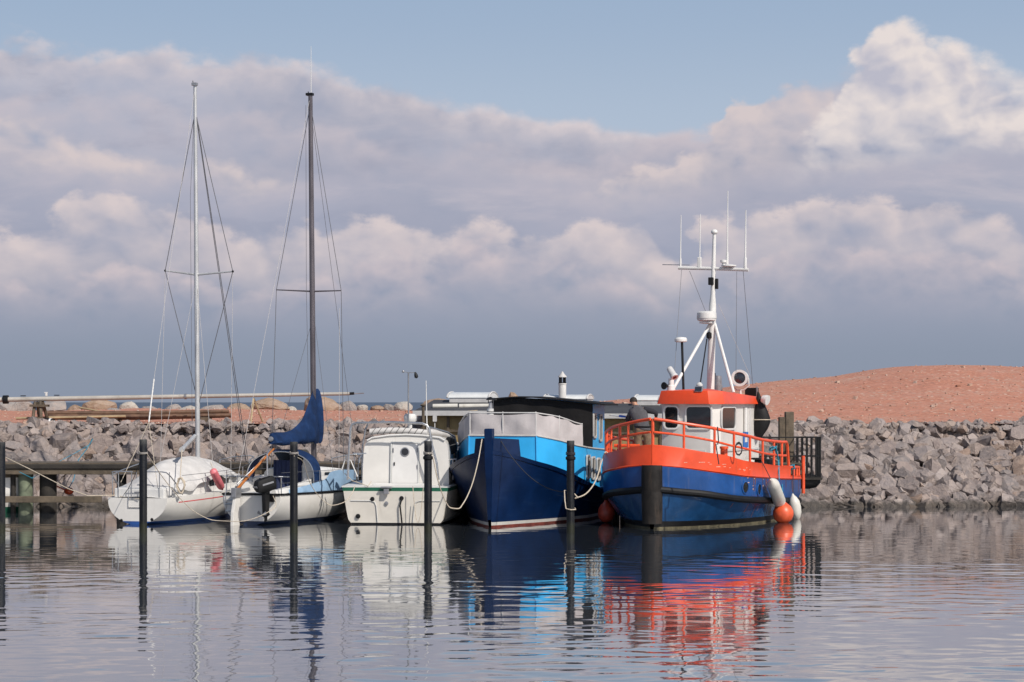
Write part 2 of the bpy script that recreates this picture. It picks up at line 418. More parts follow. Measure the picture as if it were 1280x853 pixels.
W = bpy.data.worlds.new('World'); S.world = W; W.use_nodes = True
W.cycles.sampling_method = 'MANUAL'; W.cycles.sample_map_resolution = 512
def make_sky():
    nt = W.node_tree; nt.nodes.clear()
    out = nt.nodes.new('ShaderNodeOutputWorld'); bg = nt.nodes.new('ShaderNodeBackground'); bg.inputs[1].default_value = .1
    nt.links.new(bg.outputs[0], out.inputs[0])
    sk = nt.nodes.new('ShaderNodeTexSky'); sk.sky_type = 'NISHITA'; sk.sun_disc = False
    sk.sun_elevation = SUN_EL; sk.sun_rotation = math.pi - SUN_AZ; sk.air_density = 1; sk.dust_density = 1; sk.ozone_density = 1.5
    tc = nt.nodes.new('ShaderNodeTexCoord'); sp = nt.nodes.new('ShaderNodeSeparateXYZ'); nt.links.new(tc.outputs['Generated'], sp.inputs[0])
    x, y, z = (NX(nt, sp.outputs[i]) for i in range(3))
    a = x._m('ARCTAN2', y) * 2.6                   # azimuth and height above the horizon, both in units of 22 degrees
    h = z * 2.6
    Q = lambda *c: tuple(q * 10 for q in lin(*c))
    def field(da, dh, sc, det, ro, st=1.7, off=0.0, dist=.0):
        return noise(nt, combine(nt, a + da, (h + dh) * st, off), sc, det, ro, dist)
    wa = (field(0, 0, 9, 4, .55, 1.3, 4.4) - .5) * .05; wh = (field(0, 0, 9, 4, .55, 1.3, 9.4) - .5) * .035   # curl of the edges
    fine = field(0, 0, 16, 8, .62, 1.5, 3.1)
    wide = field(0, 0, 2.6, 5, .55, 2.4, 8.7)
    mid = field(0, 0, 6, 6, .58, 1.9, 2.2)
    def billow(da, dh, sc, off, st=1.35):
        n = nt.nodes.new('ShaderNodeTexVoronoi'); n.voronoi_dimensions = '2D'; n.feature = 'F1'; n.normalize = True
        n.inputs['Scale'].default_value = sc; n.inputs['Detail'].default_value = 2.6; n.inputs['Roughness'].default_value = .55
        n.inputs['Lacunarity'].default_value = 2.1
        v = combine(nt, a + wa + (da + off), (h + wh + dh) * st, 0.0); nt.links.new(v.s, n.inputs['Vector'])
        return NX(nt, n.outputs['Distance']) * -1 + .5
    def curve(pts, da=None):
        n = nt.nodes.new('ShaderNodeFloatCurve'); cu = n.mapping.curves[0]
        P = [(px / 1280, (503 - py) / 1000) for px, py in pts]
        cu.points[0].location = P[0]; cu.points[1].location = P[-1]
        for p in P[1:-1]: cu.points.new(*p)
        n.mapping.update(); nt.links.new((((a if da is None else a + da) + .64) / 1.28).clamp().s, n.inputs['Value'])
        return NX(nt, n.outputs[0])
    cr = nt.nodes.new('ShaderNodeValToRGB'); nt.links.new((h * 2).clamp().s, cr.inputs[0])
    stops = [(0, (138, 148, 166)), (.12, (141, 151, 169)), (.24, (150, 158, 177)), (.40, (162, 167, 186)), (.60, (169, 174, 192)), (.80, (174, 179, 197)), (1, (180, 184, 199))]
    el = cr.color_ramp.elements
    while len(el) < len(stops): el.new(.5)
    for i, (p, c) in enumerate(stops): el[i].position = p; el[i].color = (*Q(*c), 1)
    base = NX(nt, cr.outputs[0])
    shade = mixc(nt, (wide * 2.2 - .80 + (mid - .5) * 1.0).clamp() * h.smooth(.03, .12) * .9, base, Q(148, 155, 176))
    streak = field(0, 0, 4.2, 8, .6, 3.4, 15.0, .3)
    shade = mixc(nt, streak.smooth(.50, .72) * h.smooth(.12, .2) * .65, shade, Q(196, 190, 199))
    shade = mixc(nt, streak.smooth(.47, .30) * h.smooth(.12, .2) * .7, shade, Q(146, 154, 176))
    clear = mixc(nt, h.smooth(.3, .52), Q(176, 191, 210), Q(156, 177, 203))
    skyc = mixc(nt, h.smooth(.5, 1.0), clear, NX(nt, sk.outputs[0]))
    hi = field(0, 0, 3, 7, .6, 2.5, 12.0).smooth(.5, .75) * h.smooth(.6, 1.2) * .45        # scattered cloud overhead
    cur = mixc(nt, hi, skyc, (4.2, 4.2, 4.4))
    # banks of cumulus from the farthest to the nearest: top edge, size of the lobes, softness, lit colour, depth of the lit part
    B = {}
    for key, sc in (('big', 7.0), ('small', 11.5)):
        b_ = billow(0, 0, sc, 1.3); B[key] = (b_, b_ - billow(.010, .022, sc, 1.3))
    def bank(cur, pts, amp, sc, soft, lit, dep, gain, off, floor=None, rel_k=2.2, fine_k=.035, side=.0, sh=None, melt=None):
        b, rel = B['big' if sc < 9 else 'small']
        d = curve(pts, (b - .12) * side + wa * .8 + (fine - .5) * side * .5 if side else None) - h + b * amp + (fine - .5) * fine_k + (mid - .5) * .05
        if melt: m = (d / (h.smooth(*melt) * (soft - .05) + .05)).smooth(-1, 1)
        else: m = d.smooth(-soft, soft)
        glow = ((d / dep)._m('ABSOLUTE') * -1)._m('EXPONENT')
        g = (glow * (rel * rel_k + .78 + (mid - .5) * 1.1) * gain).clamp()
        col = mixc(nt, g, shade if sh is None else mixc(nt, h.smooth(.28, .40), shade, Q(*sh)), Q(*lit))
        if floor is not None: m = m * h.smooth(floor - .06, floor + .05)
        return mixc(nt, m.clamp(), cur, col)
    cur = bank(cur, [(0, 84), (100, 86), (190, 94), (300, 98), (430, 112), (560, 140), (680, 164), (800, 180), (905, 180), (970, 165), (1060, 175), (1280, 160)], .05, 9, .014, (214, 204, 207), .028, 1.05, 1.3, None, 2.6, .05, .05)
    cur = bank(cur, [(0, 150), (150, 150), (330, 178), (440, 185), (560, 190), (690, 215), (800, 205), (900, 190), (1000, 150), (1090, 120), (1280, 200)], .07, 7, .02, (203, 193, 199), .045, .9, 6.1, None, 2.6, .05, .06)
    cur = bank(cur, [(0, 165), (700, 260), (830, 230), (890, 190), (930, 150), (965, 128), (1000, 115), (1030, 120), (1060, 190), (1280, 240)], .06, 11, .010, (212, 200, 201), .10, 1.05, 2.9, .25, 2.6, .04, .07)
    cur = bank(cur, [(0, 330), (850, 320), (960, 280), (1000, 240), (1035, 165), (1058, 110), (1085, 76), (1112, 60), (1150, 68), (1190, 80), (1215, 100), (1250, 118), (1280, 130)], .050, 12, .011, (229, 219, 216), .17, 1.05, 5.2, .27, 3.6, .06, .07, (186, 186, 200), (.30, .43))
    cur = bank(cur, [(0, 235), (120, 245), (250, 250), (330, 262), (420, 235), (520, 222), (600, 250), (720, 262), (800, 270), (900, 262), (1000, 235), (1120, 225), (1280, 215)], .08, 6, .03, (188, 183, 195), .05, .7, 8.2)
    cur = bank(cur, [(0, 318), (60, 305), (110, 285), (170, 272), (260, 300), (330, 318), (420, 310), (500, 300), (560, 305), (640, 312), (700, 310), (770, 298), (805, 300), (840, 345), (900, 300), (1000, 278), (1090, 275), (1180, 278), (1250, 300), (1280, 330)], .09, 8.5, .010, (214, 202, 203), .080, 1.02, 4.7, .12, 3.4, .07, .07)
    cur = bank(cur, [(0, 368), (90, 372), (200, 350), (300, 385), (450, 355), (560, 335), (640, 320), (720, 340), (790, 360), (860, 400), (960, 350), (1060, 330), (1180, 340), (1280, 360)], .07, 10, .014, (203, 192, 197), .045, .95, 7.7, .10, 3.0, .05, .07)
    # the lower sky is a veil of even grey blue
    veil = mixc(nt, h.smooth(.175, .05) * .92, cur, base)
    nt.links.new(veil.s, bg.inputs[0])
make_sky()
S.view_settings.view_transform = 'Standard'; S.view_settings.look = 'None'; S.view_settings.gamma = 1; S.view_settings.exposure = 0
S.view_settings.use_curve_mapping = False

# ------------------------------------------------------------------ water
def water_mat():
    m = bpy.data.materials.new('harbour_water'); m.use_nodes = True; nt = m.node_tree; nt.nodes.clear()
    out = nt.nodes.new('ShaderNodeOutputMaterial')
    c = coords(nt, 'Object', (.9, 3.2, 1))
    bn = nt.nodes.new('ShaderNodeBump'); bn.inputs['Strength'].default_value = .03; bn.inputs['Distance'].default_value = .02
    nt.links.new(noise(nt, c, 2.2, 3, .5).s, bn.inputs['Height'])
    df = nt.nodes.new('ShaderNodeBsdfDiffuse'); df.inputs[0].default_value = (.035, .042, .052, 1)
    gl = nt.nodes.new('ShaderNodeBsdfGlossy'); gl.inputs['Roughness'].default_value = .03; gl.inputs[0].default_value = (.99, .985, .98, 1)
    nt.links.new(bn.outputs[0], gl.inputs['Normal'])
    lw = nt.nodes.new('ShaderNodeLayerWeight'); lw.inputs[0].default_value = .5; nt.links.new(bn.outputs[0], lw.inputs['Normal'])
    fr = ((NX(nt, lw.outputs['Facing']))._m('POWER', 3.15) * .96 + .04).clamp()
    mx = nt.nodes.new('ShaderNodeMixShader'); nt.links.new(fr.s, mx.inputs[0])
    nt.links.new(df.outputs[0], mx.inputs[1]); nt.links.new(gl.outputs[0], mx.inputs[2]); nt.links.new(mx.outputs[0], out.inputs[0])
    return m
M['water'] = water_mat()

def build_water():
    rng = np.random.default_rng(3)
    xs = np.concatenate([np.linspace(-160, -24, 30)[:-1], np.arange(-24, 24, .105), np.linspace(24, 160, 30)])
    ys = np.concatenate([np.linspace(-60, 18, 30)[:-1], np.arange(18, 60, .06), np.arange(60, 69, .12), np.linspace(69, 74, 6)])
    X, Y = np.meshgrid(xs, ys)
    Z = np.zeros_like(X)
    nw = 90
    lam = np.exp(rng.uniform(np.log(.26), np.log(1.25), nw))
    th = rng.normal(0, .62, nw) + np.pi / 2
    k = 2 * np.pi / lam
    slope = .0019 * (lam / .6) ** -.2
    amp = slope / k; ph = rng.uniform(0, 2 * np.pi, nw)
    for i in range(nw):
        Z += amp[i] * np.sin(k[i] * (np.cos(th[i]) * X + np.sin(th[i]) * Y) + ph[i])
    # the lee of the boats is calmer, gusts roughen patches of open water
    lee = .38 + .62 * (1 / (1 + np.exp((Y - 46.0 + .8 * np.sin(X * .35)) / 2.2)))
    gust = np.zeros_like(X)
    for i in range(9):
        gust += np.sin(rng.uniform(.05, .35) * X + rng.uniform(.2, 1.1) * Y + rng.uniform(0, 6.3))
    Z *= lee * (1 + .18 * gust)
    edge = np.clip((24 - np.abs(X)) / 3, 0, 1) * np.clip((Y - 18) / 3, 0, 1)
    Z *= edge
    me = bpy.data.meshes.new('water')
    nx, ny = len(xs), len(ys)
    co = np.stack([X, Y, Z], -1).reshape(-1, 3).astype(np.float32)
    idx = np.arange(nx * ny).reshape(ny, nx)
    q = np.stack([idx[:-1, :-1], idx[:-1, 1:], idx[1:, 1:], idx[1:, :-1]], -1).reshape(-1).astype(np.int32)
    me.vertices.add(nx * ny); me.vertices.foreach_set('co', co.ravel())
    nf = (nx - 1) * (ny - 1)
    me.loops.add(nf * 4); me.loops.foreach_set('vertex_index', q)
    me.polygons.add(nf); me.polygons.foreach_set('loop_start', np.arange(0, nf * 4, 4, dtype=np.int32))
    me.update(calc_edges=True); me.validate(); me.shade_smooth(); me.materials.append(M['water'])
    o = bpy.data.objects.new('water', me); COL.objects.link(o); structure(o)
build_water()

def sea():
    m = bpy.data.materials.new('open_sea'); m.use_nodes = True; nt = m.node_tree; b = nt.nodes['Principled BSDF']
    c = coords(nt, 'Object', (.05, .2, 1)); n = noise(nt, c, 1, 6, .6)
    nt.links.new(mixc(nt, n, (.045, .065, .10), (.075, .10, .14)).s, b.inputs['Base Color'])
    b.inputs['Roughness'].default_value = .55; b.inputs['Specular IOR Level'].default_value = .25
    o = MB().add([(-40000, 100, -.02), (40000, 100, -.02), (40000, 40000, -.02), (-40000, 40000, -.02)], [(0, 1, 2, 3)]).build('sea', m, smooth=0)
    structure(o)
sea()
# ------------------------------------------------------------------ land behind the harbour
GZ = 2.58
SKY = crv([(-60, 2.90), (-6, 2.92), (2, 3.02), (4.5, 3.35), (8, 3.72), (11.3, 4.22), (14, 4.40), (17, 4.78), (20, 4.95), (24, 4.90), (30, 4.75), (45, 4.2), (80, 3.2), (120, 2.95)])
def ground_z(x, y):
    f = min(1, max(0, (y - 71.5) / 23.0)); f = f * f * (3 - 2 * f) * .55 + f * .45
    b = min(1, max(0, (y - 97) / 26.0)); b = b * b * (3 - 2 * b)
    z = GZ + (SKY(x * 95 / max(y, 60)) - GZ) * f * (1 - b)
    z += (.05 * math.sin(x * .37 + 1.3 * math.sin(y * .21)) + .03 * math.sin(x * 1.7 + y * .9)) * f
    z += .035 * math.sin(x * .9 + y * .6) * math.sin(y * .7 - x * .3) * min(1, max(0, (y - 70) / 4))
    if y > 112: z -= (y - 112) * .28
    return z

def build_land():
    xs = [-140 + i * 4 for i in range(28)] + [-28 + i * .5 for i in range(113)] + [28.5 + i * 4 for i in range(30)]
    ys = [69.62] + [69.85 + i * .45 for i in range(23)] + [80 + i * 1.0 for i in range(50)]
    o = MB().grid([[(x, y, ground_z(x, y)) for x in xs] for y in ys]).build('gravel_ground', M['gravel'], smooth=60)
    structure(o)
    prof = [(64.3, -1.6), (65.7, -.9), (67.2, .1), (68.6, 1.0), (69.3, 1.5), (69.7, 1.7), (69.95, 2.2), (70.2, GZ - .10)]
    o = MB().grid([[(x, y, z) for x in xs] for y, z in prof]).build('embankment', M['soil'], smooth=0)
    structure(o)
build_land()

# ------------------------------------------------------------------ quarried rock: angular blocks
def rock_mesh(seed, flat=.72, npt=26, chop=7, wear=.012):
    rr = random.Random(seed); bm = bmesh.new()
    bmesh.ops.create_cube(bm, size=2)
    for v in bm.verts: v.co = Vector((v.co.x * rr.uniform(.8, 1.1), v.co.y * rr.uniform(.65, .95), v.co.z * flat * rr.uniform(.8, 1.1)))
    for i in range(chop + 7):                      # split faces, as blasted stone has
        n = Vector((rr.gauss(0, 1), rr.gauss(0, .9), rr.gauss(0, .75))).normalized()
        sup = max(v.co.dot(n) for v in bm.verts)
        d = sup * rr.uniform(.55, .86)
        res = bmesh.ops.bisect_plane(bm, geom=bm.verts[:] + bm.edges[:] + bm.faces[:], plane_co=n * d, plane_no=n, clear_outer=True)
        e = [x for x in res['geom_cut'] if isinstance(x, bmesh.types.BMEdge)]
        if e:
            try: bmesh.ops.contextual_create(bm, geom=e)
            except Exception: pass
    bmesh.ops.bevel(bm, geom=[e for e in bm.edges if len(e.link_faces) == 2], offset=wear * 1.5, segments=1, affect='EDGES', clamp_overlap=True)
    bmesh.ops.triangulate(bm, faces=[f for f in bm.faces if len(f.verts) > 4])
    bmesh.ops.subdivide_edges(bm, edges=[e for e in bm.edges if e.calc_length() > .5], cuts=1, use_grid_fill=True)
    for v in bm.verts: v.co += Vector((rr.uniform(-1, 1), rr.uniform(-1, 1), rr.uniform(-1, 1))) * wear * 1.6
    bmesh.ops.recalc_face_normals(bm, faces=bm.faces)
    me = bpy.data.meshes.new('rock'); bm.to_mesh(me); bm.free()
    return me
def boulder_mesh(seed, flat):
    rr = random.Random(seed); bm = bmesh.new()
    for i in range(22):
        v = Vector((rr.gauss(0, 1), rr.gauss(0, 1), rr.gauss(0, 1))).normalized()
        bm.verts.new((v.x * rr.uniform(.8, 1.05), v.y * rr.uniform(.7, 1), v.z * flat * rr.uniform(.8, 1.1)))
    bmesh.ops.convex_hull(bm, input=bm.verts)
    for v in [v for v in bm.verts if not v.link_faces]: bm.verts.remove(v)
    bmesh.ops.subdivide_edges(bm, edges=bm.edges[:], cuts=2, use_grid_fill=True, smooth=.35)
    for v in bm.verts: v.co += Vector((rr.uniform(-1, 1), rr.uniform(-1, 1), rr.uniform(-1, 1))) * .03
    bmesh.ops.recalc_face_normals(bm, faces=bm.faces)
    me = bpy.data.meshes.new('boulder'); bm.to_mesh(me); bm.free(); return me
ROCKS = [rock_mesh(100 + i, flat=random.uniform(.45, .8)) for i in range(18)]
for me in ROCKS: me.materials.append(M['rock'])

def slope_pt(x, t, off):
    """t: 0 at the water's edge, 1 at the top of the bank; off along the slope's normal"""
    y0 = 65.75 + .25 * math.sin(x * .45) + .12 * math.sin(x * 1.3 + 1)
    a = Vector((x, y0, -.12)); b = Vector((x, y0 + 4.2, 2.54 + .05 * math.sin(x * .8)))
    n = Vector((0, -2.78, 4.2)).normalized()
    return a.lerp(b, t) + n * off

def scatter_rocks():
    rr = random.Random(21)
    spots = []
    def free(x, s, r, k):
        return all((x - a) ** 2 + (s - b) ** 2 > (k * (r + c)) ** 2 for a, b, c in spots)
    def visible(x):
        px = 640 + x * FPX / 67.5
        return -12 < px < 475 or 985 < px < 1292
    big = []
    tries = 0
    while tries < 26000 and len(big) < 300:
        tries += 1
        x = rr.uniform(-17.3, 17.2)
        if not visible(x): continue
        left = x < 0
        f = tries / 26000
        r = (.47 if left else .40) * (1 - .52 * f) * rr.uniform(.8, 1.12)
        s = rr.uniform(0, 5.06 - r * .30)
        if s > 4.0: r *= .68
        if free(x, s, r, .56):
            spots.append((x, s, r)); big.append((x, s, r))
    for i, (x, s, r) in enumerate(big):
        o = bpy.data.objects.new('rock', rr.choice(ROCKS)); COL.objects.link(o)
        o.location = slope_pt(x, s / 5.03, (rr.uniform(-.10, .16) if s < 3.9 else rr.uniform(-.6, -.2)) * r)
        o.rotation_euler = (rr.gauss(0, .45), rr.gauss(0, .45), rr.uniform(0, 6.28)); o.rotation_euler = (Matrix.Rotation(R(28), 3, 'X') @ o.rotation_euler.to_matrix()).to_euler()
        o.scale = (r * rr.uniform(1.0, 1.35), r * rr.uniform(.95, 1.2), r * rr.uniform(.85, 1.1))
        if x < 0: tag(o, 'angular grey rock in the stone bank behind the jetty and the white boats', 'rock', 'rocks of the stone bank')
        else: tag(o, 'angular grey rock in the stone bank right of the orange and blue boat', 'rock', 'rocks of the stone bank')
    # the rest: chinking stones, and the bank out of sight behind the boats
    from mathutils import Euler
    V, F = [], []; nv = 0
    src = [(np.array([v.co[:] for v in m.vertices]), [tuple(p.vertices) for p in m.polygons]) for m in ROCKS[:8]]
    def put(x, t, off, sc, e):
        nonlocal nv
        vs, fs = rr.choice(src)
        Mx = Matrix.LocRotScale(None, None, None)
        from mathutils import Euler
        A = np.array(Euler(e).to_matrix()) @ np.diag(sc)
        V.append(vs @ A.T + np.array(slope_pt(x, t, off))); F.extend([tuple(i + nv for i in f) for f in fs]); nv += len(vs)
    for i in range(3600):
        x = rr.uniform(-19, 19); r = rr.uniform(.13, .19) if i % 2 else rr.uniform(.19, .30)
        put(x, rr.uniform(-.03, 1.0 - r * .08), rr.uniform(-.10, .08), (r * 1.3, r * 1.1, r), (rr.uniform(-1, 1), rr.uniform(-1, 1), rr.uniform(0, 6)))
    for i in range(1100):                      # a crest of small blocks against the gravel
        x = rr.uniform(-29, 29); r = rr.uniform(.14, .28)
        put(x, rr.uniform(.84, 1.0), rr.uniform(-.14, .03), (r * 1.3, r * 1.1, r), (rr.uniform(-.8, .8), rr.uniform(-.8, .8), rr.uniform(0, 6)))
    for i in range(1200):                      # and a ragged line of stones along the very edge of the gravel
        x = rr.uniform(-29, 29); r = rr.uniform(.06, .19)
        vs, fs = rr.choice(src)
        A_ = np.array(Euler((rr.uniform(-.7, .7), rr.uniform(-.7, .7), rr.uniform(0, 6))).to_matrix()) @ np.diag((r * 1.3, r * 1.1, r))
        V.append(vs @ A_.T + np.array([x, rr.uniform(69.25, 70.0), GZ - .16 + rr.uniform(-.05, .10)])); F.extend([tuple(i_ + nv for i_ in f) for f in fs]); nv += len(vs)
    for i in range(1100):
        x = rr.uniform(-30, 30)
        if visible(x): continue
        r = rr.uniform(.35, .6)
        put(x, rr.uniform(0, .95), rr.uniform(-.08, .06), (r * 1.3, r * 1.1, r), (rr.uniform(-1, .4), rr.uniform(-.6, .6), rr.uniform(0, 6)))
    me = bpy.data.meshes.new('small_rocks'); me.from_pydata(np.concatenate(V).tolist(), [], F)
    me.materials.append(M['rock'])
    o = bpy.data.objects.new('small_rocks', me); COL.objects.link(o)
    tag(o, 'smaller broken stones filling the gaps of the rock bank', 'stones', None, 'stuff')
scatter_rocks()

def loose_stones():
    rr = random.Random(77); V, F = [], []; nv = 0
    src = [(np.array([v.co[:] for v in m.vertices]), [tuple(p.vertices) for p in m.polygons]) for m in [rock_mesh(500 + i, .7, 26, -1, .02) for i in range(5)]]
    for i in range(1500):
        y = 70 + 27 * rr.random() ** 1.3; x = rr.uniform(-18.5, 19.5) * y / 70
        r = rr.uniform(.02, .05) if rr.random() < .93 else rr.uniform(.05, .10)
        vs, fs = rr.choice(src); a = rr.uniform(0, 6.28); ca, sa = math.cos(a), math.sin(a)
        A_ = np.array([[ca, -sa, 0], [sa, ca, 0], [0, 0, 1]]) * r
        V.append(vs @ A_.T + np.array([x, y, ground_z(x, y) + r * .25])); F.extend([tuple(i + nv for i in f) for f in fs]); nv += len(vs)
    me = bpy.data.meshes.new('loose_stones'); me.from_pydata(np.concatenate(V).tolist(), [], F); me.materials.append(M['pebble'])
    o = bpy.data.objects.new('loose_stones', me); COL.objects.link(o)
    tag(o, 'loose stones scattered over the red gravel', 'stones', None, 'stuff')
loose_stones()

# boulders of the sea wall on the skyline (px of the middle, width, top and base rows, distance)
def boulder(px, w, top, base, D, m, label, seed, flat=.8):
    o = bpy.data.objects.new('boulder', boulder_mesh(seed, flat)); COL.objects.link(o)
    o.data.materials.append(m)
    k = D / FPX; H = (base - top) * k; Wd = w * k
    p = at(px, base, D)
    zs = [v.co.z for v in o.data.vertices]; xs = [v.co.x for v in o.data.vertices]
    o.scale = (Wd / (max(xs) - min(xs)), Wd * .8 / (max(xs) - min(xs)), H * 1.35 / (max(zs) - min(zs)))
    o.location = (p.x, D, p.z + H - max(zs) * o.scale.z)
    return tag(o, label, 'boulder', 'boulders on the skyline')
t, g, p = M['boulder_tan'], M['boulder_grey'], M['boulder_pale']
for i, a in enumerate((
  (6, 34, 500, 521, 98, g, 'grey boulder at the far left behind the black band of the spar'),
  (29, 30, 501, 520, 100, g, 'dark grey boulder left of the wooden trestle'),
  (68, 36, 499, 520, 97, g, 'grey boulder right of the trestle under the spar'),
  (93, 20, 506, 519, 101, t, 'low brown boulder left of the big tan boulder under the spar'),
  (122, 44, 499, 518, 99, t, 'big tan boulder under the pale spar at left'),
  (143, 24, 510, 519, 95, g, 'flat grey boulder in front of the tan one'),
  (160, 27, 502, 517, 102, p, 'pale rounded boulder right of the big tan one'),
  (188, 26, 508, 518, 100, g, 'low grey boulder beside the pale wrapped stay'),
  (216, 24, 505, 517, 103, g, 'grey pointed boulder left of the aluminium mast'),
  (236, 26, 507, 517, 100, p, 'pale low boulder just left of the aluminium mast'),
  (266, 32, 506, 517, 101, g, 'grey boulder just right of the aluminium mast'),
  (300, 30, 504, 516, 104, t, 'brown sloping boulder left of the forked prop'),
  (337, 50, 497, 516, 103, t, 'large tan boulder with a slanted top left of the blue sail cover'),
  (362, 22, 508, 517, 104, p, 'small pale boulder between the two large tan boulders'),
  (400, 48, 495, 516, 102, t, 'large rounded tan boulder behind the blue sail cover'),
  (435, 22, 501, 515, 105, g, 'pointed grey boulder under the tip of the spar'),
  (452, 16, 506, 515, 106, p, 'small pale boulder right of the tip of the spar'),
  (471, 18, 507, 514, 106, t, 'small brown boulder left of the dark stones'),
  (487, 18, 505, 514, 108, g, 'dark stone between the brown and the pale boulder'),
  (504, 24, 502, 514, 107, p, 'pale boulder left of the wind sensor pole'),
  (548, 40, 498, 510, 108, t, 'long brown boulder behind the left end of the hut roof'),
  (643, 18, 490, 512, 100, t, 'reddish brown round boulder above the black houseboat roof'),
)): boulder(*a, seed=300 + i)
M['boulder_tan'].name = 'tan_boulder_stone'

# ------------------------------------------------------------------ huts on the quay behind the boats
def hut(label, xl, xr, Y, eave, ridge, depth, base, sky_px, chim=None):
    """long low hut: board walls, felt roof pitched towards the water, barrel skylight on the ridge"""
    a, b = at(xl, eave, Y), at(xr, eave, Y)
    t = thing('hut', label, 'hut', ((a.x + b.x) / 2, Y, base), R(-13), 'huts behind the boats')
    inv = Matrix.Rotation(R(13), 3, 'Z')
    w = b.x - a.x; ez = a.z - base; rz = CAMZ - (ridge - HOR) * (Y + depth / 2) / FPX - base
    hw = w / 2
    mb = MB(); wd = hw - .25
    mb.box((0, .3, (ez - .06) / 2), (wd * 2, .08, ez - .06)); mb.box((0, depth - .3, (ez - .06) / 2), (wd * 2, .08, ez - .06))
    for s in (-1, 1):
        mb.prism([(s * wd - .04, .345, 0), (s * wd - .04, depth - .345, 0), (s * wd - .04, depth - .345, ez - .06), (s * wd - .04, depth / 2, rz - .1), (s * wd - .04, .345, ez - .06)], (.08, 0, 0))
    mb.build('wall', M['hutwall'], t, 0)
    n = int(w / .95)
    for i in range(n + 1):
        x = -wd + i * 2 * wd / n
        MB().box((x, .235, ez / 2 - .05), (.09, .05, ez - .12)).build('post', M['wood'], t, 0)
    for z in (ez * .42, ez * .78):
        MB().box((0, .20, z), (wd * 2, .025, .08)).build('rail', M['wood'], t, 0)
    roof = MB().prism([(-hw, 0, ez), (-hw, depth / 2, rz), (-hw, depth, ez), (-hw, depth, ez + .08), (-hw, depth / 2, rz + .08), (-hw, 0, ez + .08)], (w, 0, 0)).build('roof', M['roof'], t, 0)
    MB().box((0, -.035, ez + .02), (w, .05, .16)).build('eave_board', M['gutter'], roof, 0)
    q0, q1 = at(sky_px[0], sky_px[3], Y + depth / 2), at(sky_px[1], sky_px[2], Y + depth / 2)
    L = (q1.x - q0.x) * .86; top = q1.z - base; bot = q0.z - base
    v = Vector(((q0.x + q1.x) / 2 - (a.x + b.x) / 2, depth / 2, 0)); cx = v.x / math.cos(R(13)) - math.tan(R(13)) * depth / 2
    r = .62
    arc = [(cx - L / 2, depth / 2 + r * math.cos(R(k * 15)), bot + (top - bot) * .45 + (top - bot) * .55 * math.sin(R(k * 15))) for k in range(13)]
    sk = MB().prism(arc, (L, 0, 0)).build('skylight', M['skylight'], roof, 40)
    MB().box((cx, depth / 2, bot + (top - bot) * .18), (L - .06, r * 2 - .05, (top - bot) * .5)).build('kerb', M['gutter'], sk, 0)
    for s in (-1, 1):
        rim = [(cx + s * (L / 2 + .012) - .03, y, z) for _, y, z in arc]
        MB().tube(rim, .035, 6).build('rim', M['gutter'], sk)
    return t, roof, (a.x + b.x) / 2
h1, r1, cx1 = hut('long low hut with dark felt roof and ochre boards behind the white motor boat', 513, 700, 67.2, 517.5, 503, 5.2, .4, (561, 622, 490.5, 503))
# white pipes lying along the first roof, a yellow mark
def roofpt(px, py, Y): q = at(px, py, Y); return q
for j, (a, b) in enumerate(((541, 572), (574, 612))):
    p0, p1 = at(a, 508, 68.35), at(b, 507.6, 68.35)
    tag(MB().tube([p0, p0.lerp(p1, .5), p1], .075, 10).build('plastic_pipe', M['rubberwhite']),
        ('white pipe lying on the dark hut roof, the left one of two', 'white pipe lying on the dark hut roof, beside the small houseboat chimney')[j], 'pipe', 'pipes on the hut roof')
p0 = at(581, 515, 67.45); tag(MB().tube([p0, at(597, 514, 67.45)], .035, 8).build('timber_batten', M['lightwood']), 'short orange brown batten on the hut roof edge', 'batten')
h2, r2, cx2 = hut('low hut with dark felt roof behind the man and the orange boat', 704, 835, 67.6, 521, 507.5, 5.0, .4, (795, 830, 494, 506))
# second skylight and the white chimney belong to a hut standing behind the houseboat
h3, r3, cx3 = hut('hut hidden behind the houseboat, only its barrel skylight and chimney showing', 640, 752, 73.2, 516, 505, 4.6, 1.2, (680, 743, 493.5, 503.5))
c = at(703, 494, 74.9); c = Matrix.Rotation(R(13), 3, 'Z') @ Vector((c.x - cx3, 74.9 - 73.2, 0)) + Vector((0, 0, c.z - 1.2))
ch = MB().lathe(c - Vector((0, 0, .6)), [(.14, 0), (.14, .98), (.155, .98), (.155, 1.02), (.13, 1.02)], 16).build('chimney', M['whitepaint'], r3)
cp = MB()
for k in range(6):
    a = k * math.pi / 3; cp.box(c + Vector((.11 * math.cos(a), .11 * math.sin(a), .52)), (.035, .035, .26))
cp.lathe(c + Vector((0, 0, .40)), [(.145, 0), (.145, .05)], 14)
cp.build('cowl_cage', M['boot'], ch)
MB().lathe(c + Vector((0, 0, .64)), [(.16, 0), (.15, .04), (.05, .15), (.03, .2), (.005, .21)], 14).build('cowl_cap', M['gutter'], ch)
# lamp post beside the first hut
q = at(529, 508, 66.6); tag(MB().tube([(q.x, q.y, .6), (q.x, q.y, q.z)], .05, 8).lathe((q.x, q.y, q.z), [(.08, 0), (.10, .04), (.02, .09)], 10).build('quay_post', M['wood']), 'grey timber post at the left corner of the hut', 'post')
q = at(543.5, 523.5, 66.7); tag(MB().prism(on(q, (1, 0, 0), (0, 0, 1), rrect(.13, .19, .02)), (0, .03, 0)).box(q + Vector((0, .06, -1.0)), (.03, .03, 2.2)).build('notice_board', M['gutter']), 'small pale board on a stick in front of the hut', 'sign')

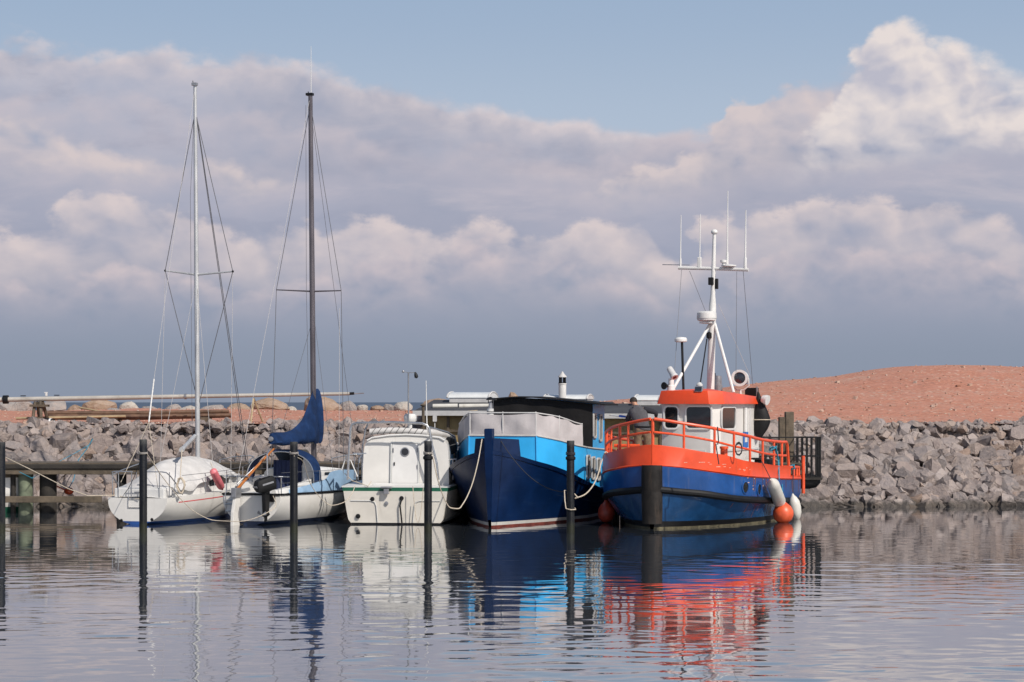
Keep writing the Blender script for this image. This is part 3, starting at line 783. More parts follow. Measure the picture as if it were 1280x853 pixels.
# ------------------------------------------------------------------ jetty behind the boats
JY = 61.8
def jetty():
    z = CAMZ - (579 - HOR) * JY / FPX; z2 = CAMZ - (620 - HOR) * JY / FPX
    x0 = at(8, 0, JY).x - 6; x1 = at(1002, 0, JY).x
    t = thing('jetty', 'weathered timber jetty on piles running behind all the boats', 'jetty', (0, JY, 0))
    dk = MB()
    dk.box(((x0 + x1) / 2, .9, z - .03), (x1 - x0, 1.9, .06)).build('deck', M['wood'], t, 0)
    MB().box(((x0 + x1) / 2, -.10, z - .10), (x1 - x0, .16, .135)).build('deck_beam', M['darkwood'], t, 0, bevel=.02)
    MB().box(((x0 + x1) / 2, -.06, z - .255), (x1 - x0, .14, .165)).build('deck_beam', M['wood'], t, 0, bevel=.02)
    xb = at(128, 0, JY).x
    MB().box(((x0 + xb) / 2, -.12, z2 - .10), (xb - x0, .13, .19)).build('walkway_beam', M['wood'], t, 0, bevel=.02)
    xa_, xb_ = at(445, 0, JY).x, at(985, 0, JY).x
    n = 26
    sk = MB()  # added dark boards that stand in for the shade under the jetty
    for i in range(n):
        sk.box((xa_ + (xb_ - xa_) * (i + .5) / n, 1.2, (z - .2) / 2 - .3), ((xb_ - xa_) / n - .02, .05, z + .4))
    sk.build('shade_boards', M['darkwood'], t, 0)
    for px, r, m in ((14, .08, 'darkwood'), (29.5, .215, 'mosswood'), (56, .26, 'darkwood'), (150, .15, 'darkwood'), (260, .16, 'wood'), (330, .16, 'darkwood'), (425, .17, 'wood'), (500, .17, 'darkwood'), (640, .17, 'darkwood'), (760, .17, 'darkwood'), (900, .17, 'darkwood')):
        x = at(px, 0, JY).x
        MB().lathe((x, .25 if px != 56 else .45, -1.2), [(r, 0), (r * .98, z + 1.2 - .16 if px not in (29.5,) else z + 1.2 - .02)], 16).build('pile', M[m], t)
jetty()
# tall pair of mooring timbers at the right-hand end
for px0, px1, py0, lab in ((974, 983, 521.5, 'shorter weathered timber post behind the stern of the orange boat'), (980.5, 991, 515, 'taller weathered timber post behind the stern of the orange boat')):
    q0, q1 = at(px0, py0, 62.6 + (px1 - 983) * .03), at(px1, py0, 62.6 + (px1 - 983) * .03)
    w = q1.x - q0.x
    tag(MB().box(((q0.x + q1.x) / 2, q0.y + (.12 if px0 < 980 else -.12), (q0.z - 1.2) / 2), (w, w, q0.z + 1.2), rz=.06).build('timber_post', M['wood'], None, 0, bevel=.025), lab, 'post', 'timber posts behind the orange boat')
# barred steel cage on the jetty end, rubber bumper under it
def cage():
    Y = 62.2; a = at(996, 547, Y); b = at(1025.5, 596, Y)
    t = thing('steel_cage', 'black barred steel cage on the jetty end right of the orange boat', 'cage', (a.x, Y, b.z))
    w, h, d = b.x - a.x, a.z - b.z, .75
    mb = MB()
    for z in (0, h * .52, h):
        mb.tube([(0, 0, z), (w, 0, z), (w, d, z), (0, d, z)], .022, 6, closed=True)
    fr_ = mb
    for x in (0, w):
        for y in (0, d): fr_.tube([(x, y, 0), (x, y, h)], .024, 6)
    fr_.build('frame', M['boot'], t, weld=False)
    for z in (h, h * .52): MB().tube([(-1.1, 0, z), (0, 0, z)], .02, 6).build('rail', M['boot'], t)
    for i in range(6):
        x = w * i / 5
        MB().tube([(x, 0, 0), (x, 0, h + .03)], .02, 6).build('bar', M['boot'], t)
        MB().tube([(x, d, 0), (x, d, h)], .02, 6).build('bar', M['boot'], t)
    for i in (1, 2):
        MB().tube([(w, d * i / 3, 0), (w, d * i / 3, h)], .02, 6).build('bar', M['boot'], t)
    q = at(1002, 602, 62.0); e = at(1024, 600, 62.0)
    o = MB().lathe((q.x - .7, 62.45, q.z - .01), [(.02, 0), (.18, .05), (.23, .5), (.23, 1.0), (.19, 1.2), (.06, 1.32)], 16, axis=(1, 0, 0)).build('rubber_bumper', M['black'])
    tag(o, 'black rubber bumper under the steel cage', 'bumper')
    pl = MB().box(((a.x + b.x) / 2 - .5, Y + .4, b.z - .06), (w + 1.1, .9, .07))
    tag(pl.build('cage_platform', M['darkwood'], None, 30), 'small dark platform under the steel cage at the jetty end', 'platform')
cage()

# ------------------------------------------------------------------ black mooring poles in front of the boats
def poles():
    D = CAMZ * FPX / (666.5 - HOR)
    lab = ('black mooring pole cut by the left edge of the photo', 'black mooring pole in front of the white covered sailboat', 'black mooring pole in front of the sailboat with the blue sail cover',
           'black mooring pole in front of the white motor boat', 'black mooring pole in front of the blue houseboat bow')
    for (px, top, r), l in zip(((1, 553, .115), (179, 549.5, .10), (367.3, 552.5, .10), (535, 551.5, .10), (713.2, 551, .10)), lab):
        q = at(px, top, D)
        t = thing('mooring_pole', l, 'pole', (q.x, D, 0), 0, 'mooring poles')
        lean = (random.uniform(-.012, .012), 0)
        MB().lathe((0, 0, -1.5), [(r, 0), (r, 1.5), (r * .97, 1.5 + q.z - .015), (r * .93, 1.5 + q.z)], 20).build('shaft', M['pole'], t, 40)
        zb = CAMZ - ((567 if px != 713.2 else 567.5) - HOR) * D / FPX
        if px > 100:
            m = M['black'] if px > 700 else M['chrome']
            MB().tube([((r + .012) * math.cos(i * .5), (r + .012) * math.sin(i * .5), zb - .03 + .0022 * i) for i in range(34)], .013, 6).build('rope_turns', M['darkrope'] if px > 700 else M['greyrope'], t)
        if px > 500: MB().lathe((0, 0, zb - .16), [(r, 0), (r + .025, .02), (r + .028, .07), (r, .10)], 20).build('collar', M['black'], t)
poles()
PD = CAMZ * FPX / (666.5 - HOR)

# ------------------------------------------------------------------ spars and timbers stored on the gravel, far left
def spars():
    Y = 72.5
    a, b = at(-40, 500.5, Y), at(437, 492.3, Y)
    t = thing('stored_mast', 'long pale aluminium mast lying level on trestles above the rocks', 'mast', (a.x, Y, a.z))
    v = b - a
    MB().tube([(0, 0, 0), v * .35, v * .8, v], [.085, .082, .066, .06], 14).build('spar', M['spar'], t)
    k = lambda px: v * ((px + 40) / 477)
    MB().tube([k(4), k(10.5)], .15, 14).build('black_sleeve', M['boot'], t)
    MB().box(k(58) + Vector((0, 0, .15)), (.07, .07, .10)).box(k(57.5) + Vector((0, 0, .22)), (.12, .05, .035)).build('mast_lamp', M['whitepaint'], t, 0, bevel=.01)
    for px in (29, 71): MB().box(k(px) + Vector((0, 0, .12)), (.17, .1, .03)).build('cleat', M['boot'], t, 0)
    for px in (232, 246): MB().lathe(k(px) - v.normalized() * .04, [(.1, 0), (.1, .08)], 14, axis=v).build('band', M['chrome'], t)
    MB().tube([v, v + Vector((.16, 0, .01))], .05, 10).build('end_fitting', M['boot'], t)
    MB().tube([v + Vector((.1, 0, 0)), v + Vector((.5, 0, .02))], .022, 6).build('end_rod', M['chrome'], t)
    # trestles
    for j, (p0, p1, lab) in enumerate(((39, 51, 'grey timber trestle holding up the pale mast at far left'), (-30, -18, 'grey timber trestle beyond the left edge'))):
        if j: continue
        q0, q1, tp = at(p0, 533, 71.6), at(p1, 533, 71.6), at(46, 503, 72.2)
        mb = MB(); gz = GZ - .12
        for yy in (71.7, 73.0):
            mb.tube([(q0.x, yy, gz), (tp.x - .06, 72.35 + (yy - 72.35) * .25, tp.z)], .055, 6)
            mb.tube([(q1.x, yy, gz), (tp.x + .12, 72.35 + (yy - 72.35) * .25, tp.z + .02)], .06, 6)
        mb.box(((q0.x + q1.x) / 2, 71.75, gz + .28), (q1.x - q0.x, .06, .1))
        mb.box((tp.x + .05, 72.4, tp.z - .12), (.5, .9, .08))
        tag(mb.build('trestle', M['wood']), lab, 'trestle', 'trestles under the stored mast')
    mb = MB(); q = at(317, 496, Y); g_ = at(313.5, 530, 71.3)
    mb.tube([(g_.x, 71.2, GZ - .1), (q.x, Y - .02, q.z - .08)], .035, 6); mb.tube([(q.x + .28, 73.2, GZ - .1), (q.x, Y + .05, q.z - .06)], .03, 6)
    tag(mb.build('forked_prop', M['lightwood']), 'pale forked prop under the right part of the stored mast', 'prop')
    # pile of brown wooden spars and a pale plank
    for i, (x0, x1, y0, y1, Yy, r, m, lab) in enumerate((
        (60, 286, 517.0, 514.5, 73.8, .085, 'brownwood', 'dark brown spar on top of the timber pile'),
        (62, 289, 521.5, 519.5, 73.3, .10, 'brownwood', 'thick brown spar in the timber pile'),
        (160, 285, 517.5, 516.5, 74.2, .07, 'darkwood', 'black spar at the back of the timber pile'))):
        a, b = at(x0, y0, Yy), at(x1, y1, Yy)
        tag(MB().tube([a, a.lerp(b, .5) - Vector((0, 0, .03)), b], [r, r * 1.05, r * .8], 10).build('wooden_spar', M[m]), lab, 'spar', 'spars in the timber pile')
    a, b = at(20, 523.2, 72.9), at(157, 520.6, 72.9)
    d = b - a
    tag(MB().tube([a, b], .048, 6).build('plank', M['lightwood']), 'pale plank lying along the timber pile', 'plank')
    for px in (141, 255):
        q = at(px, 526, 73.0)
        tag(MB().box((q.x, 73.5, (q.z + .12 + GZ - .2) / 2), (.30, .9, q.z + .12 - GZ + .2)).build('timber_block', M['wood'], None, 0, bevel=.02),
            'wooden block under the timber pile, ' + ('near the pale plank end' if px < 200 else 'near the aluminium mast'), 'block', 'blocks under the timber pile')
    a, b = at(99, 509.5, 74.5), at(138, 517, 74.0)
    tag(MB().tube([a, b], .035, 6).build('pole', M['lightwood']), 'thin yellow pole leaning against the big tan boulder', 'pole')
    # tipped black tub with a white lid
    q = at(62, 528.5, 71.4)
    t = thing('tipped_tub', 'black tub with a white lid tipped over on the gravel', 'tub', (q.x, 71.4, q.z), 0)
    MB().lathe((-.22, 0, .03), [(.13, 0), (.15, .02), (.19, .32), (.2, .36)], 14, axis=(.9, -.2, -.25)).build('body', M['boot'], t)
    MB().lathe((.10, -.07, -.05), [(.21, 0), (.21, .04), (.15, .09), (.02, .11)], 14, axis=(.8, -.3, .45)).build('lid', M['whitepaint'], t)
spars()
# rope and float among the rocks at left
a = [at(x, y, D) for x, y, D in ((116, 549, 67.4), (108, 562, 66.9), (98, 575, 66.0), (92, 600, 64.5), (85, 612, 63.5))]
tag(MB().tube(a, .014, 5).build('blue_rope', M['bluerope']), 'thin teal rope hanging down the rocks behind the jetty', 'rope', 'teal ropes on the rocks')
a = [at(x, y, D) for x, y, D in ((112, 556, 67.2), (95, 566, 66.6), (72, 578, 64.0), (40, 598, 61.5), (24, 590, 61.3))]
tag(MB().tube(a, .011, 5).build('blue_rope', M['bluerope']), 'thin teal rope slanting from the rocks to the greenish jetty pile', 'rope', 'teal ropes on the rocks')
q = at(86, 614, 63.2); tag(MB().ball(q, .15, .75).tube([q + Vector((-.05, 0, 0)), q + Vector((-.5, -.6, .3))], .02, 6).build('float', M['fenderorange']), 'small orange float behind the jetty beam', 'float')

# white dinghy half hidden behind the jetty at the far left
def dinghy():
    F = Frame(-22, 640, 78)
    t = thing('dinghy', 'white boat with green stripe half hidden behind the jetty piles at far left', 'boat', F.o, -F.th)
    half = lambda s, z: .75 * (1 - abs(2 * s - 1) ** 3.2) ** .7 * (.55 + .45 * min(1, (z + .3) / .8)) + .01
    L = 1.5; e = lambda z: .0; f = lambda z: L
    hull_band(MB(), half, e, f, lambda s: -.3, lambda s: .17, 24, 6).build('bottom', M['green'], t)
    hull_band(MB(), half, e, f, lambda s: .17, lambda s: 1.05, 24, 6, out=.004).build('hull', M['white'], t)
    hull_band(MB(), half, e, f, lambda s: 1.05, lambda s: 1.12, 24, 1, out=.03).build('rail', M['wood'], t)
    MB().grid([[(half(i / 20, .9) * k, L * i / 20, .95) for k in (-1, 1)] for i in range(21)]).build('deck', M['greywhite'], t)
dinghy()
# ================================================================== boat hull of a small yacht, stern towards the camera
def yacht_hull(t, F, L, bd, zd, tr_bot, stripe_top, stripe_m, topm, rail_m=None):
    """bd(s): half-breadth at deck, s from transom 0 to bow 1; zd(s) deck height; round bilges"""
    keel = crv([(0, tr_bot), (.25, -.28), (.6, -.36), (.9, -.2), (1, -.05)])
    def half(s, z):
        u = (z - keel(s)) / max(.05, zd(s) - keel(s)); u = min(1, max(0, u))
        full = (1 - (1 - u) ** 2.4) ** .62
        vee = .25 + .75 * u
        k = min(1, max(0, (s - .45) / .55))
        return max(.004, bd(s) * (full * (1 - k) + full ** .5 * vee * k))
    y0 = lambda z: -.10 * (1 - z)            # raked transom
    y1 = lambda z: L - .75 + .85 * max(0, z)
    lo = lambda s: max(keel(s), -.4) + .003
    hull_band(MB(), half, y0, y1, lo, lambda s: max(stripe_top, keel(s) + .02), 40, 6, cap0=True).build('boot_stripe', stripe_m, t)
    h = hull_band(MB(), half, y0, y1, lambda s: max(stripe_top, keel(s) + .02), zd, 40, 12, cap0=True).build('hull', topm, t, 50)
    if rail_m:
        MB().tube([(half(s, zd(s)) + .012, y0(zd(s)) + s * (y1(zd(s)) - y0(zd(s))), zd(s)) for s in [i / 30 for i in range(31)]], .03, 6).build('rub_rail', rail_m, t)
        MB().tube([(-half(s, zd(s)) - .012, y0(zd(s)) + s * (y1(zd(s)) - y0(zd(s))), zd(s)) for s in [i / 30 for i in range(31)]], .03, 6).build('rub_rail', rail_m, t)
        MB().tube([(half(0, zd(0)), y0(zd(0)) - .01, zd(0)), (-half(0, zd(0)), y0(zd(0)) - .01, zd(0))], .03, 6).build('rub_rail', rail_m, t)
    dk = MB(); P = []
    for i in range(31):
        s = i / 30; y = y0(zd(s)) + s * (y1(zd(s)) - y0(zd(s))); b = half(s, zd(s)) - .004
        P.append([(b * k, y, zd(s) - .012 + .05 * (1 - k * k)) for k in (-1, -.5, 0, .5, 1)])
    dk.grid(P).build('deck', M['whitepaint'], t)
    return half, y0, y1

def wires(parent, lst, m='wire', r=.0075):
    for nm, pts in lst: MB().tube(pts, r, 5).build(nm, M[m], parent)

# ------------------------------------------------------------------ sailboat under a white tarpaulin
def boat_one():
    F = Frame(172.5, 655.5, 18)
    t = thing('sailboat', 'white sailboat under a white tarpaulin with a bright aluminium mast', 'sailboat', F.o, -F.th, 'moored boats')
    L = 7.0
    bd = crv([(0, .89), (.2, 1.08), (.45, 1.2), (.7, 1.0), (.88, .55), (1, .02)])
    zd = crv([(0, .71), (.5, .82), (1, 1.05)])
    half, y0, y1 = yacht_hull(t, F, L, bd, zd, -.02, .085, M['bluestripe'], M['white'])
    Y = lambda s, z: y0(z) + s * (y1(z) - y0(z))
    # red line below the gunwale
    MB().grid([[(half(s, zd(s) - dz) + .004, Y(s, zd(s) - dz), zd(s) - dz) for dz in (.13, .155)] for s in [.08 + .5 * i / 30 for i in range(31)]]).build('red_line', M['red'], t, 0)
    # coaming, cockpit sides and cabin trunk
    def trunk(y): return crv([(.1, .74), (1.5, .86), (3.0, .88), (4.6, .72), (5.6, .45)])(y)
    def ttop(y): return crv([(.1, .98), (.9, 1.06), (2.2, 1.22), (4.4, 1.28), (5.6, 1.05)])(y)
    P = []
    for i in range(25):
        y = .08 + 5.5 * i / 24; s = y / L
        P.append([(k * trunk(y), y, zd(s) - .05 + (ttop(y) - zd(s) + .05) * h) for k, h in ((-1, 0), (-.97, .9), (-.9, 1), (0, 1.06), (.9, 1), (.97, .9), (1, 0))])
    mb = MB().grid(P); mb.f.append(tuple(range(7))); mb.f.append(tuple(range(len(mb.v) - 7, len(mb.v)))); mb.build('cabin_trunk', M['whitepaint'], t, 30)
    # window strip on the trunk
    for a, b in ((2.55, 3.05), (3.3, 3.9)):
        MB().grid([[(trunk(y) * .985 + .012, y, zd(y / L) + (ttop(y) - zd(y / L)) * h) for h in (.35, .8)] for y in (a, (a + b) / 2, b)]).build('window', M['glass'], t)
    # tarpaulin over the boom, tent shaped with soft folds
    rr = random.Random(5)
    ridge = crv([(.25, 1.10), (.9, 1.42), (1.8, 1.70), (3.0, 1.76), (4.0, 1.66), (4.8, 1.40), (5.1, 1.26)])
    wid = crv([(.25, .80), (1, .93), (2.5, 1.0), (4, .92), (5.1, .62)])
    low = crv([(.25, .92), (1.2, 1.00), (2.0, 1.16), (2.6, 1.30), (3.6, 1.28), (5.1, 1.22)])
    P = []
    for i in range(49):
        y = .25 + 4.85 * i / 48; row = []
        for j in range(25):
            k = -1 + 2 * j / 24; c = abs(k)
            z = low(y) + (ridge(y) - low(y)) * (1 - c ** 1.75)
            z -= .035 * (1 - abs(c - .5) * 2) * (.5 + .5 * math.sin(y * 7 + k * 3))
            x = wid(y) * k + .018 * math.sin(y * 11 + k * 5) * c
            z += .022 * math.sin(y * 4.7 + k * 9) * c - .048 * abs(math.sin(y * 3.1 + k * 2.2)) ** .5 * c + .012 * math.sin(y * 15 - k * 6)
            row.append((x, y, z))
        row = [(row[0][0] * 1.005, y, low(y) - .10)] + row + [(row[-1][0] * 1.005, y, low(y) - .10 - .05 * math.sin(y * 6))]
        P.append(row)
    mb = MB().grid(P); mb.f.append(tuple(range(27))); mb.build('tarpaulin', M['tarp'], t, 60)
    # stern seat boxes
    MB().box((0, .14, .83), (1.5, .16, .27)).build('stern_coaming', M['whitepaint'], t, 0, bevel=.03)
    # mast with spreaders and wires
    my = 3.65
    D = F.w((0, my, 0)).y
    mx = F.hit(247.5, 560, y=my).x
    zt = F.hit(243.5, 107, y=my).z; tx = F.hit(243.8, 107, y=my).x
    b0, b1 = Vector((mx, my, 1.2)), Vector((tx, my, zt))
    m_ = MB().tube([b0, b0.lerp(b1, .5), b1], [.070, .066, .048], 12).build('mast', M['alu'], t)
    at_ = lambda z: b0.lerp(b1, (z - b0.z) / (b1.z - b0.z))
    MB().box(b1 + Vector((0, -.02, .03)), (.15, .12, .08)).tube([b1 + Vector((-.05, 0, .05)), b1 + Vector((-.05, -.05, .13))], .014, 5).build('masthead', M['chrome'], m_, 0)
    zs = F.hit(248, 343.5, y=my).z
    tl, tr = F.hit(206.5, 338.5, y=my - .1), F.hit(291, 339.5, y=my - .1)
    for q in (tl, tr):
        MB().tube([at_(zs), q], [.035, .022], 8).build('spreader', M['alu'], m_)
        MB().ball(q, .035, 1, 8, 6).build('spreader_tip', M['boot'], m_)
    hs = at_(zt - .75)
    cl, cr_ = Vector((-1.12, my - .25, .85)), Vector((1.12, my - .25, .85))
    bow = Vector((0, L + .05, 1.15)); st = Vector((-.55, .1, 1.0))
    wires(m_, [('shroud', [hs, tl]), ('shroud', [hs, tr]), ('lower_shroud', [tl, at_(F.hit(245, 500, y=my).z)]), ('lower_shroud', [tr, at_(F.hit(250, 512, y=my).z)])], 'wire', .011)
    wires(m_, [('shroud', [tl, cl]), ('shroud', [tr, cr_]), ('lower_shroud', [at_(zs - .1), (-.95, my - .9, .85)]), ('lower_shroud', [at_(zs - .1), (.95, my - .9, .85)])], 'palewire', .006)
    wires(m_, [('forestay', [at_(zt - .6), bow]), ('halyard', [at_(zt - .7), (.12, L - .35, 1.2)])], 'wire', .011)
    wires(m_, [('topping_lift', [at_(zt - .1), at_(zt - .2) + Vector((-.1, -.1, -3)), (mx - .12, my - .12, 1.9)])], 'wire', .006)
    # backstay with its white wrapped lower part
    bs0 = F.hit(192.5, 474, y=.9); bs1 = F.hit(186, 528, y=.55); bs2 = F.hit(151, 603, y=.15)
    wires(m_, [('backstay', [at_(zt - .05), bs0])], 'palewire', .006)
    MB().tube([bs0 .lerp(bs1, i / 24) for i in range(25)], [.016 + .007 * (i % 2) for i in range(25)], 8).build('backstay_tackle', M['whitepaint'], m_)
    MB().tube([bs1, bs2], .009, 6).build('backstay_bridle', M['ropem'], m_); MB().tube([bs1, (.55, .1, .95)], .007, 6).build('backstay_bridle', M['ropem'], m_)
    # boom sloping down from the mast, resting on the tarpaulin
    bm0 = Vector((mx - .05, my - .1, F.hit(246, 545, y=my).z)); bm1 = F.hit(227.5, 562, y=1.6)
    MB().tube([bm0, bm1], .055, 10).lathe(bm1, [(.075, -.03), (.075, .06)], 10, axis=(bm1 - bm0)).build('boom', M['alu'], t)
    MB().tube([bm1, F.hit(225, 600, y=.4)], .014, 5).build('mainsheet', M['ropem'], t)
    # pushpit and lifelines
    r = .018
    zr = 1.42
    def rail(pts, nm): MB().tube(pts, r, 8).build(nm, M['steel'], t)
    sx = .86
    for s in (-1, 1):
        rail([(s * .18, .03, zr), (s * .70, .03, zr), (s * .82, .06, zr - .02), (s * .88, .18, zr - .12), (s * .9, .5, zr - .35), (s * .95, .75, .78)], 'pushpit_rail')
        for x, y in ((.22, .05), (.62, .05), (.86, .16)): MB().tube([(s * x, y, .72), (s * x, y, zr - .01)], .014, 6).build('rail_post', M['steel'], t)
    MB().tube([(-.88, .18, zr - .1), (-.90, .8, zr + .02), (-.96, 1.6, zr + .12), (-1.0, 2.3, zr + .2)], .016, 6).build('guard_rail', M['steel'], t)
    for k, y in enumerate((1.9, 3.1, 4.4, 5.6)):
        for s in (-1, 1):
            b = bd(y / L) - .06
            MB().tube([(s * b, y, zd(y / L)), (s * b, y, zd(y / L) + .58)], .013, 6).build('stanchion', M['steel'], t)
    for s in (-1, 1):
        MB().tube([(s * (bd(y / L) - .06), y, zd(y / L) + .57) for y in (.75, 1.9, 3.1, 4.4, 5.6, 6.6)], .007, 5).build('lifeline', M['wire'], t)
        # pulpit at the bow
        MB().tube([(s * .48, 5.9, .98), (s * .48, 6.0, 1.58), (s * .3, 6.7, 1.66), (0, 7.05, 1.68)], .018, 8).tube([(s * .3, 6.7, 1.0), (s * .3, 6.7, 1.66)], .016, 6).build('pulpit_rail', M['steel'], t)
    # folded boarding ladder and its plate on the transom
    MB().tube([(-.26, -.07, .45), (-.26, -.03, .97), (.10, -.03, .97), (.10, -.07, .45)], .014, 6, closed=True).tube([(-.26, -.06, .70), (.10, -.06, .70)], .011, 6).build('boarding_ladder', M['steel'], t)
    MB().box((.02, -.05, .86), (.2, .05, .05)).build('outboard_bracket', M['chrome'], t, 0, bevel=.01)
    for x, z in ((.47, .14), (-.45, .10), (.22, .10)): MB().lathe((x, -.085 + .0, z), [(.04, 0), (.045, .012), (.03, .014)], 12, axis=(0, -1, -.1)).build('drain_fitting', M['boot'], t)
    for s in (-1, 1): MB().tube([(s * .72, .10, .72), (s * .72, .10, .78), (s * .60, .10, .79)], .02, 6).build('cleat', M['chrome'], t)
    return F, half, zd
F1, half1, zd1 = boat_one()

# pink fender lying against the rail, coil of rope on the pushpit
def boat_one_gear():
    a, b = F1.w(F1.hit(266.5, 589, x=1.24)), F1.w(F1.hit(277, 610, x=1.22))
    d = (b - a).normalized()
    t = thing('fender', 'faded pink sausage fender hanging on the covered sailboat', 'fender', a, 0, 'fenders')
    L = (b - a).length
    MB().lathe((0, 0, 0), [(.02, -.06), (.06, -.04), (.10, .0), (.11, .08), (.11, L - .1), (.09, L - .02), (.03, L + .04), (.03, L + .08)], 16, axis=d).build('body', M['pink'], t)
    MB().tube([(0, 0, .03), (-.08, .05, .25)], .01, 5).build('lanyard', M['ropem'], t)
    c = F1.w(F1.hit(226, 607, y=.3)); pts = []
    for i in range(90):
        a = i / 90 * 2 * math.pi * 6; rr = 1 + .12 * math.sin(i * 1.7)
        pts.append(c + Vector((.095 * rr * math.cos(a) + .015 * math.sin(i), .05 * math.sin(i * .9), .20 * rr * math.sin(a))))
    tag(MB().tube(pts, .014, 5).build('rope_coil', M['ropem']), 'coil of rope hanging on the stern rail of the covered sailboat', 'rope')
boat_one_gear()

# ------------------------------------------------------------------ sailboat with blue sail cover
def boat_two():
    F = Frame(315, 656, 19)
    t = thing('sailboat', 'white sailboat with blue sail cover, dark mast and outboard motor', 'sailboat', F.o, -F.th, 'moored boats')
    L = 7.2
    bd = crv([(0, .86), (.2, 1.08), (.45, 1.24), (.7, 1.02), (.88, .55), (1, .02)])
    zd = crv([(0, .82), (.5, .80), (1, 1.02)])
    half, y0, y1 = yacht_hull(t, F, L, bd, zd, -.03, .10, M['navystripe'], M['white'], M['boot'])
    # cockpit coaming: left one plain, the right one behind a pale blue dodger
    for s in (-1, 1):
        P = []
        for i in range(17):
            y = .05 + 3.0 * i / 16; b = bd(y / L) - .20; z = .82 + crv([(0, .10), (1.0, .22), (2.2, .40), (3.2, .44)])(y)
            P.append([(s * (b + .05), y, .79), (s * b, y, z), (s * (b - .10), y, z), (s * (b - .12), y, .79)])
        mb = MB().grid(P); mb.f.append((0, 1, 2, 3)); mb.build('coaming', M['whitepaint'], t)
    P = []
    for i in range(33):
        y = .45 + 4.2 * i / 32; b = bd(y / L) - .03
        top = crv([(.4, .10), (1.2, .18), (2.0, .28), (2.35, .34), (2.6, .52), (3.2, .56), (4.6, .52)])(y)
        P.append([(b + .012 * math.sin(y * 9), y, .835), (b - .01 + .02 * math.sin(y * 6 + 1), y, .83 + top * .5), (b - .03, y, .83 + top)])
    MB().grid(P).build('weather_cloth', M['paleblue'], t)
    # cabin
    tw = crv([(2.3, .80), (4.2, .82), (5.8, .45)]); th = crv([(2.3, 1.42), (3.0, 1.46), (4.6, 1.36), (5.8, 1.05)])
    P = []
    for i in range(17):
        y = 2.35 + 3.4 * i / 16
        P.append([(k * tw(y), y, .78 + (th(y) - .78) * h) for k, h in ((-1, 0), (-.96, .85), (-.86, 1), (0, 1.08), (.86, 1), (.96, .85), (1, 0))])
    mb = MB().grid(P); mb.f.append(tuple(range(7))); mb.build('cabin', M['whitepaint'], t, 30)
    for s in (-1, 1):
        MB().grid([[(s * (tw(y) * .975 + .012), y, .78 + (th(y) - .78) * h) for h in (.4, .8)] for y in (3.0, 3.5, 4.0)]).build('window', M['glass'], t)
    # companionway cloth: a navy curtain hung across the cabin opening
    P = []
    for i in range(25):
        x = -.44 + .86 * i / 24
        P.append([(x, 2.25 + .03 * math.sin(i * 1.4), z) for z in (.86, 1.2, 1.5, 1.68)])
    MB().grid(P).build('companionway_curtain', M['navycloth'], t)
    # sprayhood: two hooped bands of cloth with clear gaps
    def hoop(y, w, h, k=22, lean=0): return [(w * math.cos(math.pi * i / k) * (1 if abs(math.cos(math.pi * i / k)) < .98 else 1), y + lean * math.sin(math.pi * i / k), 1.02 + (h - 1.02) * math.sin(math.pi * i / k) ** .62) for i in range(k + 1)]
    P = [hoop(1.75, 1.02, 1.92, lean=.05), hoop(1.95, 1.04, 1.99, lean=.1), hoop(2.25, 1.03, 2.0, lean=.1)]
    # cloth is missing along the flat top behind the hoop, so the sides read as two flaps
    for a, b in ((0, 9), (13, 22)):
        MB().grid([r[a:b + 1] for r in P]).build('sprayhood_side', M['navycloth'] if a else M['blueclothsail'], t, 60)
    MB().grid([r[8:15] for r in P[:2]]).build('sprayhood_top', M['navycloth'], t, 60)
    MB().grid([[(x, y, z) for x in (-.55, 0, .55)] for y, z in ((2.35, 1.98), (2.75, 1.72), (3.1, 1.48))]).build('sprayhood_window', M['glass'], t)
    for sgn, gm in ((1, M['greywhite']),):
        MB().prism([(.28, 2.30, .95), (.78, 2.30, .92), (.72, 2.30, 1.55), (.50, 2.30, 1.86)], (0, .03, 0)).build('side_panel', M['whitepaint'], t, 0)
    MB().tube(hoop(1.75, 1.03, 1.93, lean=.05), .014, 6).build('sprayhood_hoop', M['steel'], t)
    # mast
    my = 3.75
    b0 = F.hit(392.5, 580, y=my); b1 = F.hit(388, 119, y=my)
    b0.z = 1.3
    m_ = MB().tube([b0, b0.lerp(b1, .5), b1], [.082, .078, .062], 12).build('mast', M['darkalu'], t)
    at_ = lambda z: b0.lerp(b1, (z - b0.z) / (b1.z - b0.z))
    MB().box(b1 + Vector((-.02, 0, .02)), (.2, .14, .07)).tube([b1 + Vector((-.06, 0, 0)), b1 + Vector((-.06, -.02, .10))], .014, 5).build('masthead', M['boot'], m_, 0)
    MB().tube([b1 + Vector((.02, 0, 0)), F.hit(388.8, 58, y=my)], [.012, .006], 6).build('aerial', M['whitepaint'], m_)
    zs = F.hit(391, 364.5, y=my).z
    tl, tr = F.hit(345.5, 362.5, y=my - .1), F.hit(426.5, 363.5, y=my - .1)
    for q in (tl, tr):
        MB().tube([at_(zs), q], [.026, .017], 8).build('spreader', M['darkalu'], m_)
    zt = b1.z
    cl, cr_ = Vector((-1.15, my - .2, .85)), Vector((1.15, my - .2, .85))
    wires(m_, [('shroud', [at_(zt - .25), tl]), ('shroud', [at_(zt - .25), tr]), ('shroud', [tr, cr_]), ('shroud', [tl, cl])], 'wire', .009)
    wires(m_, [('halyard', [at_(zt - .3) + Vector((-.1, -.1, 0)), at_(zs) + Vector((-.13, -.12, 0)), at_(3.2) + Vector((-.1, -.1, 0))]), ('lower_shroud', [at_(zs - .8), (-1.0, my - .9, .85)]), ('lower_shroud', [at_(zs - .3), (1.05, my - .6, .85)]), ('forestay', [at_(zt - .4), (0, L + .05, 1.1)])], 'wire', .006)
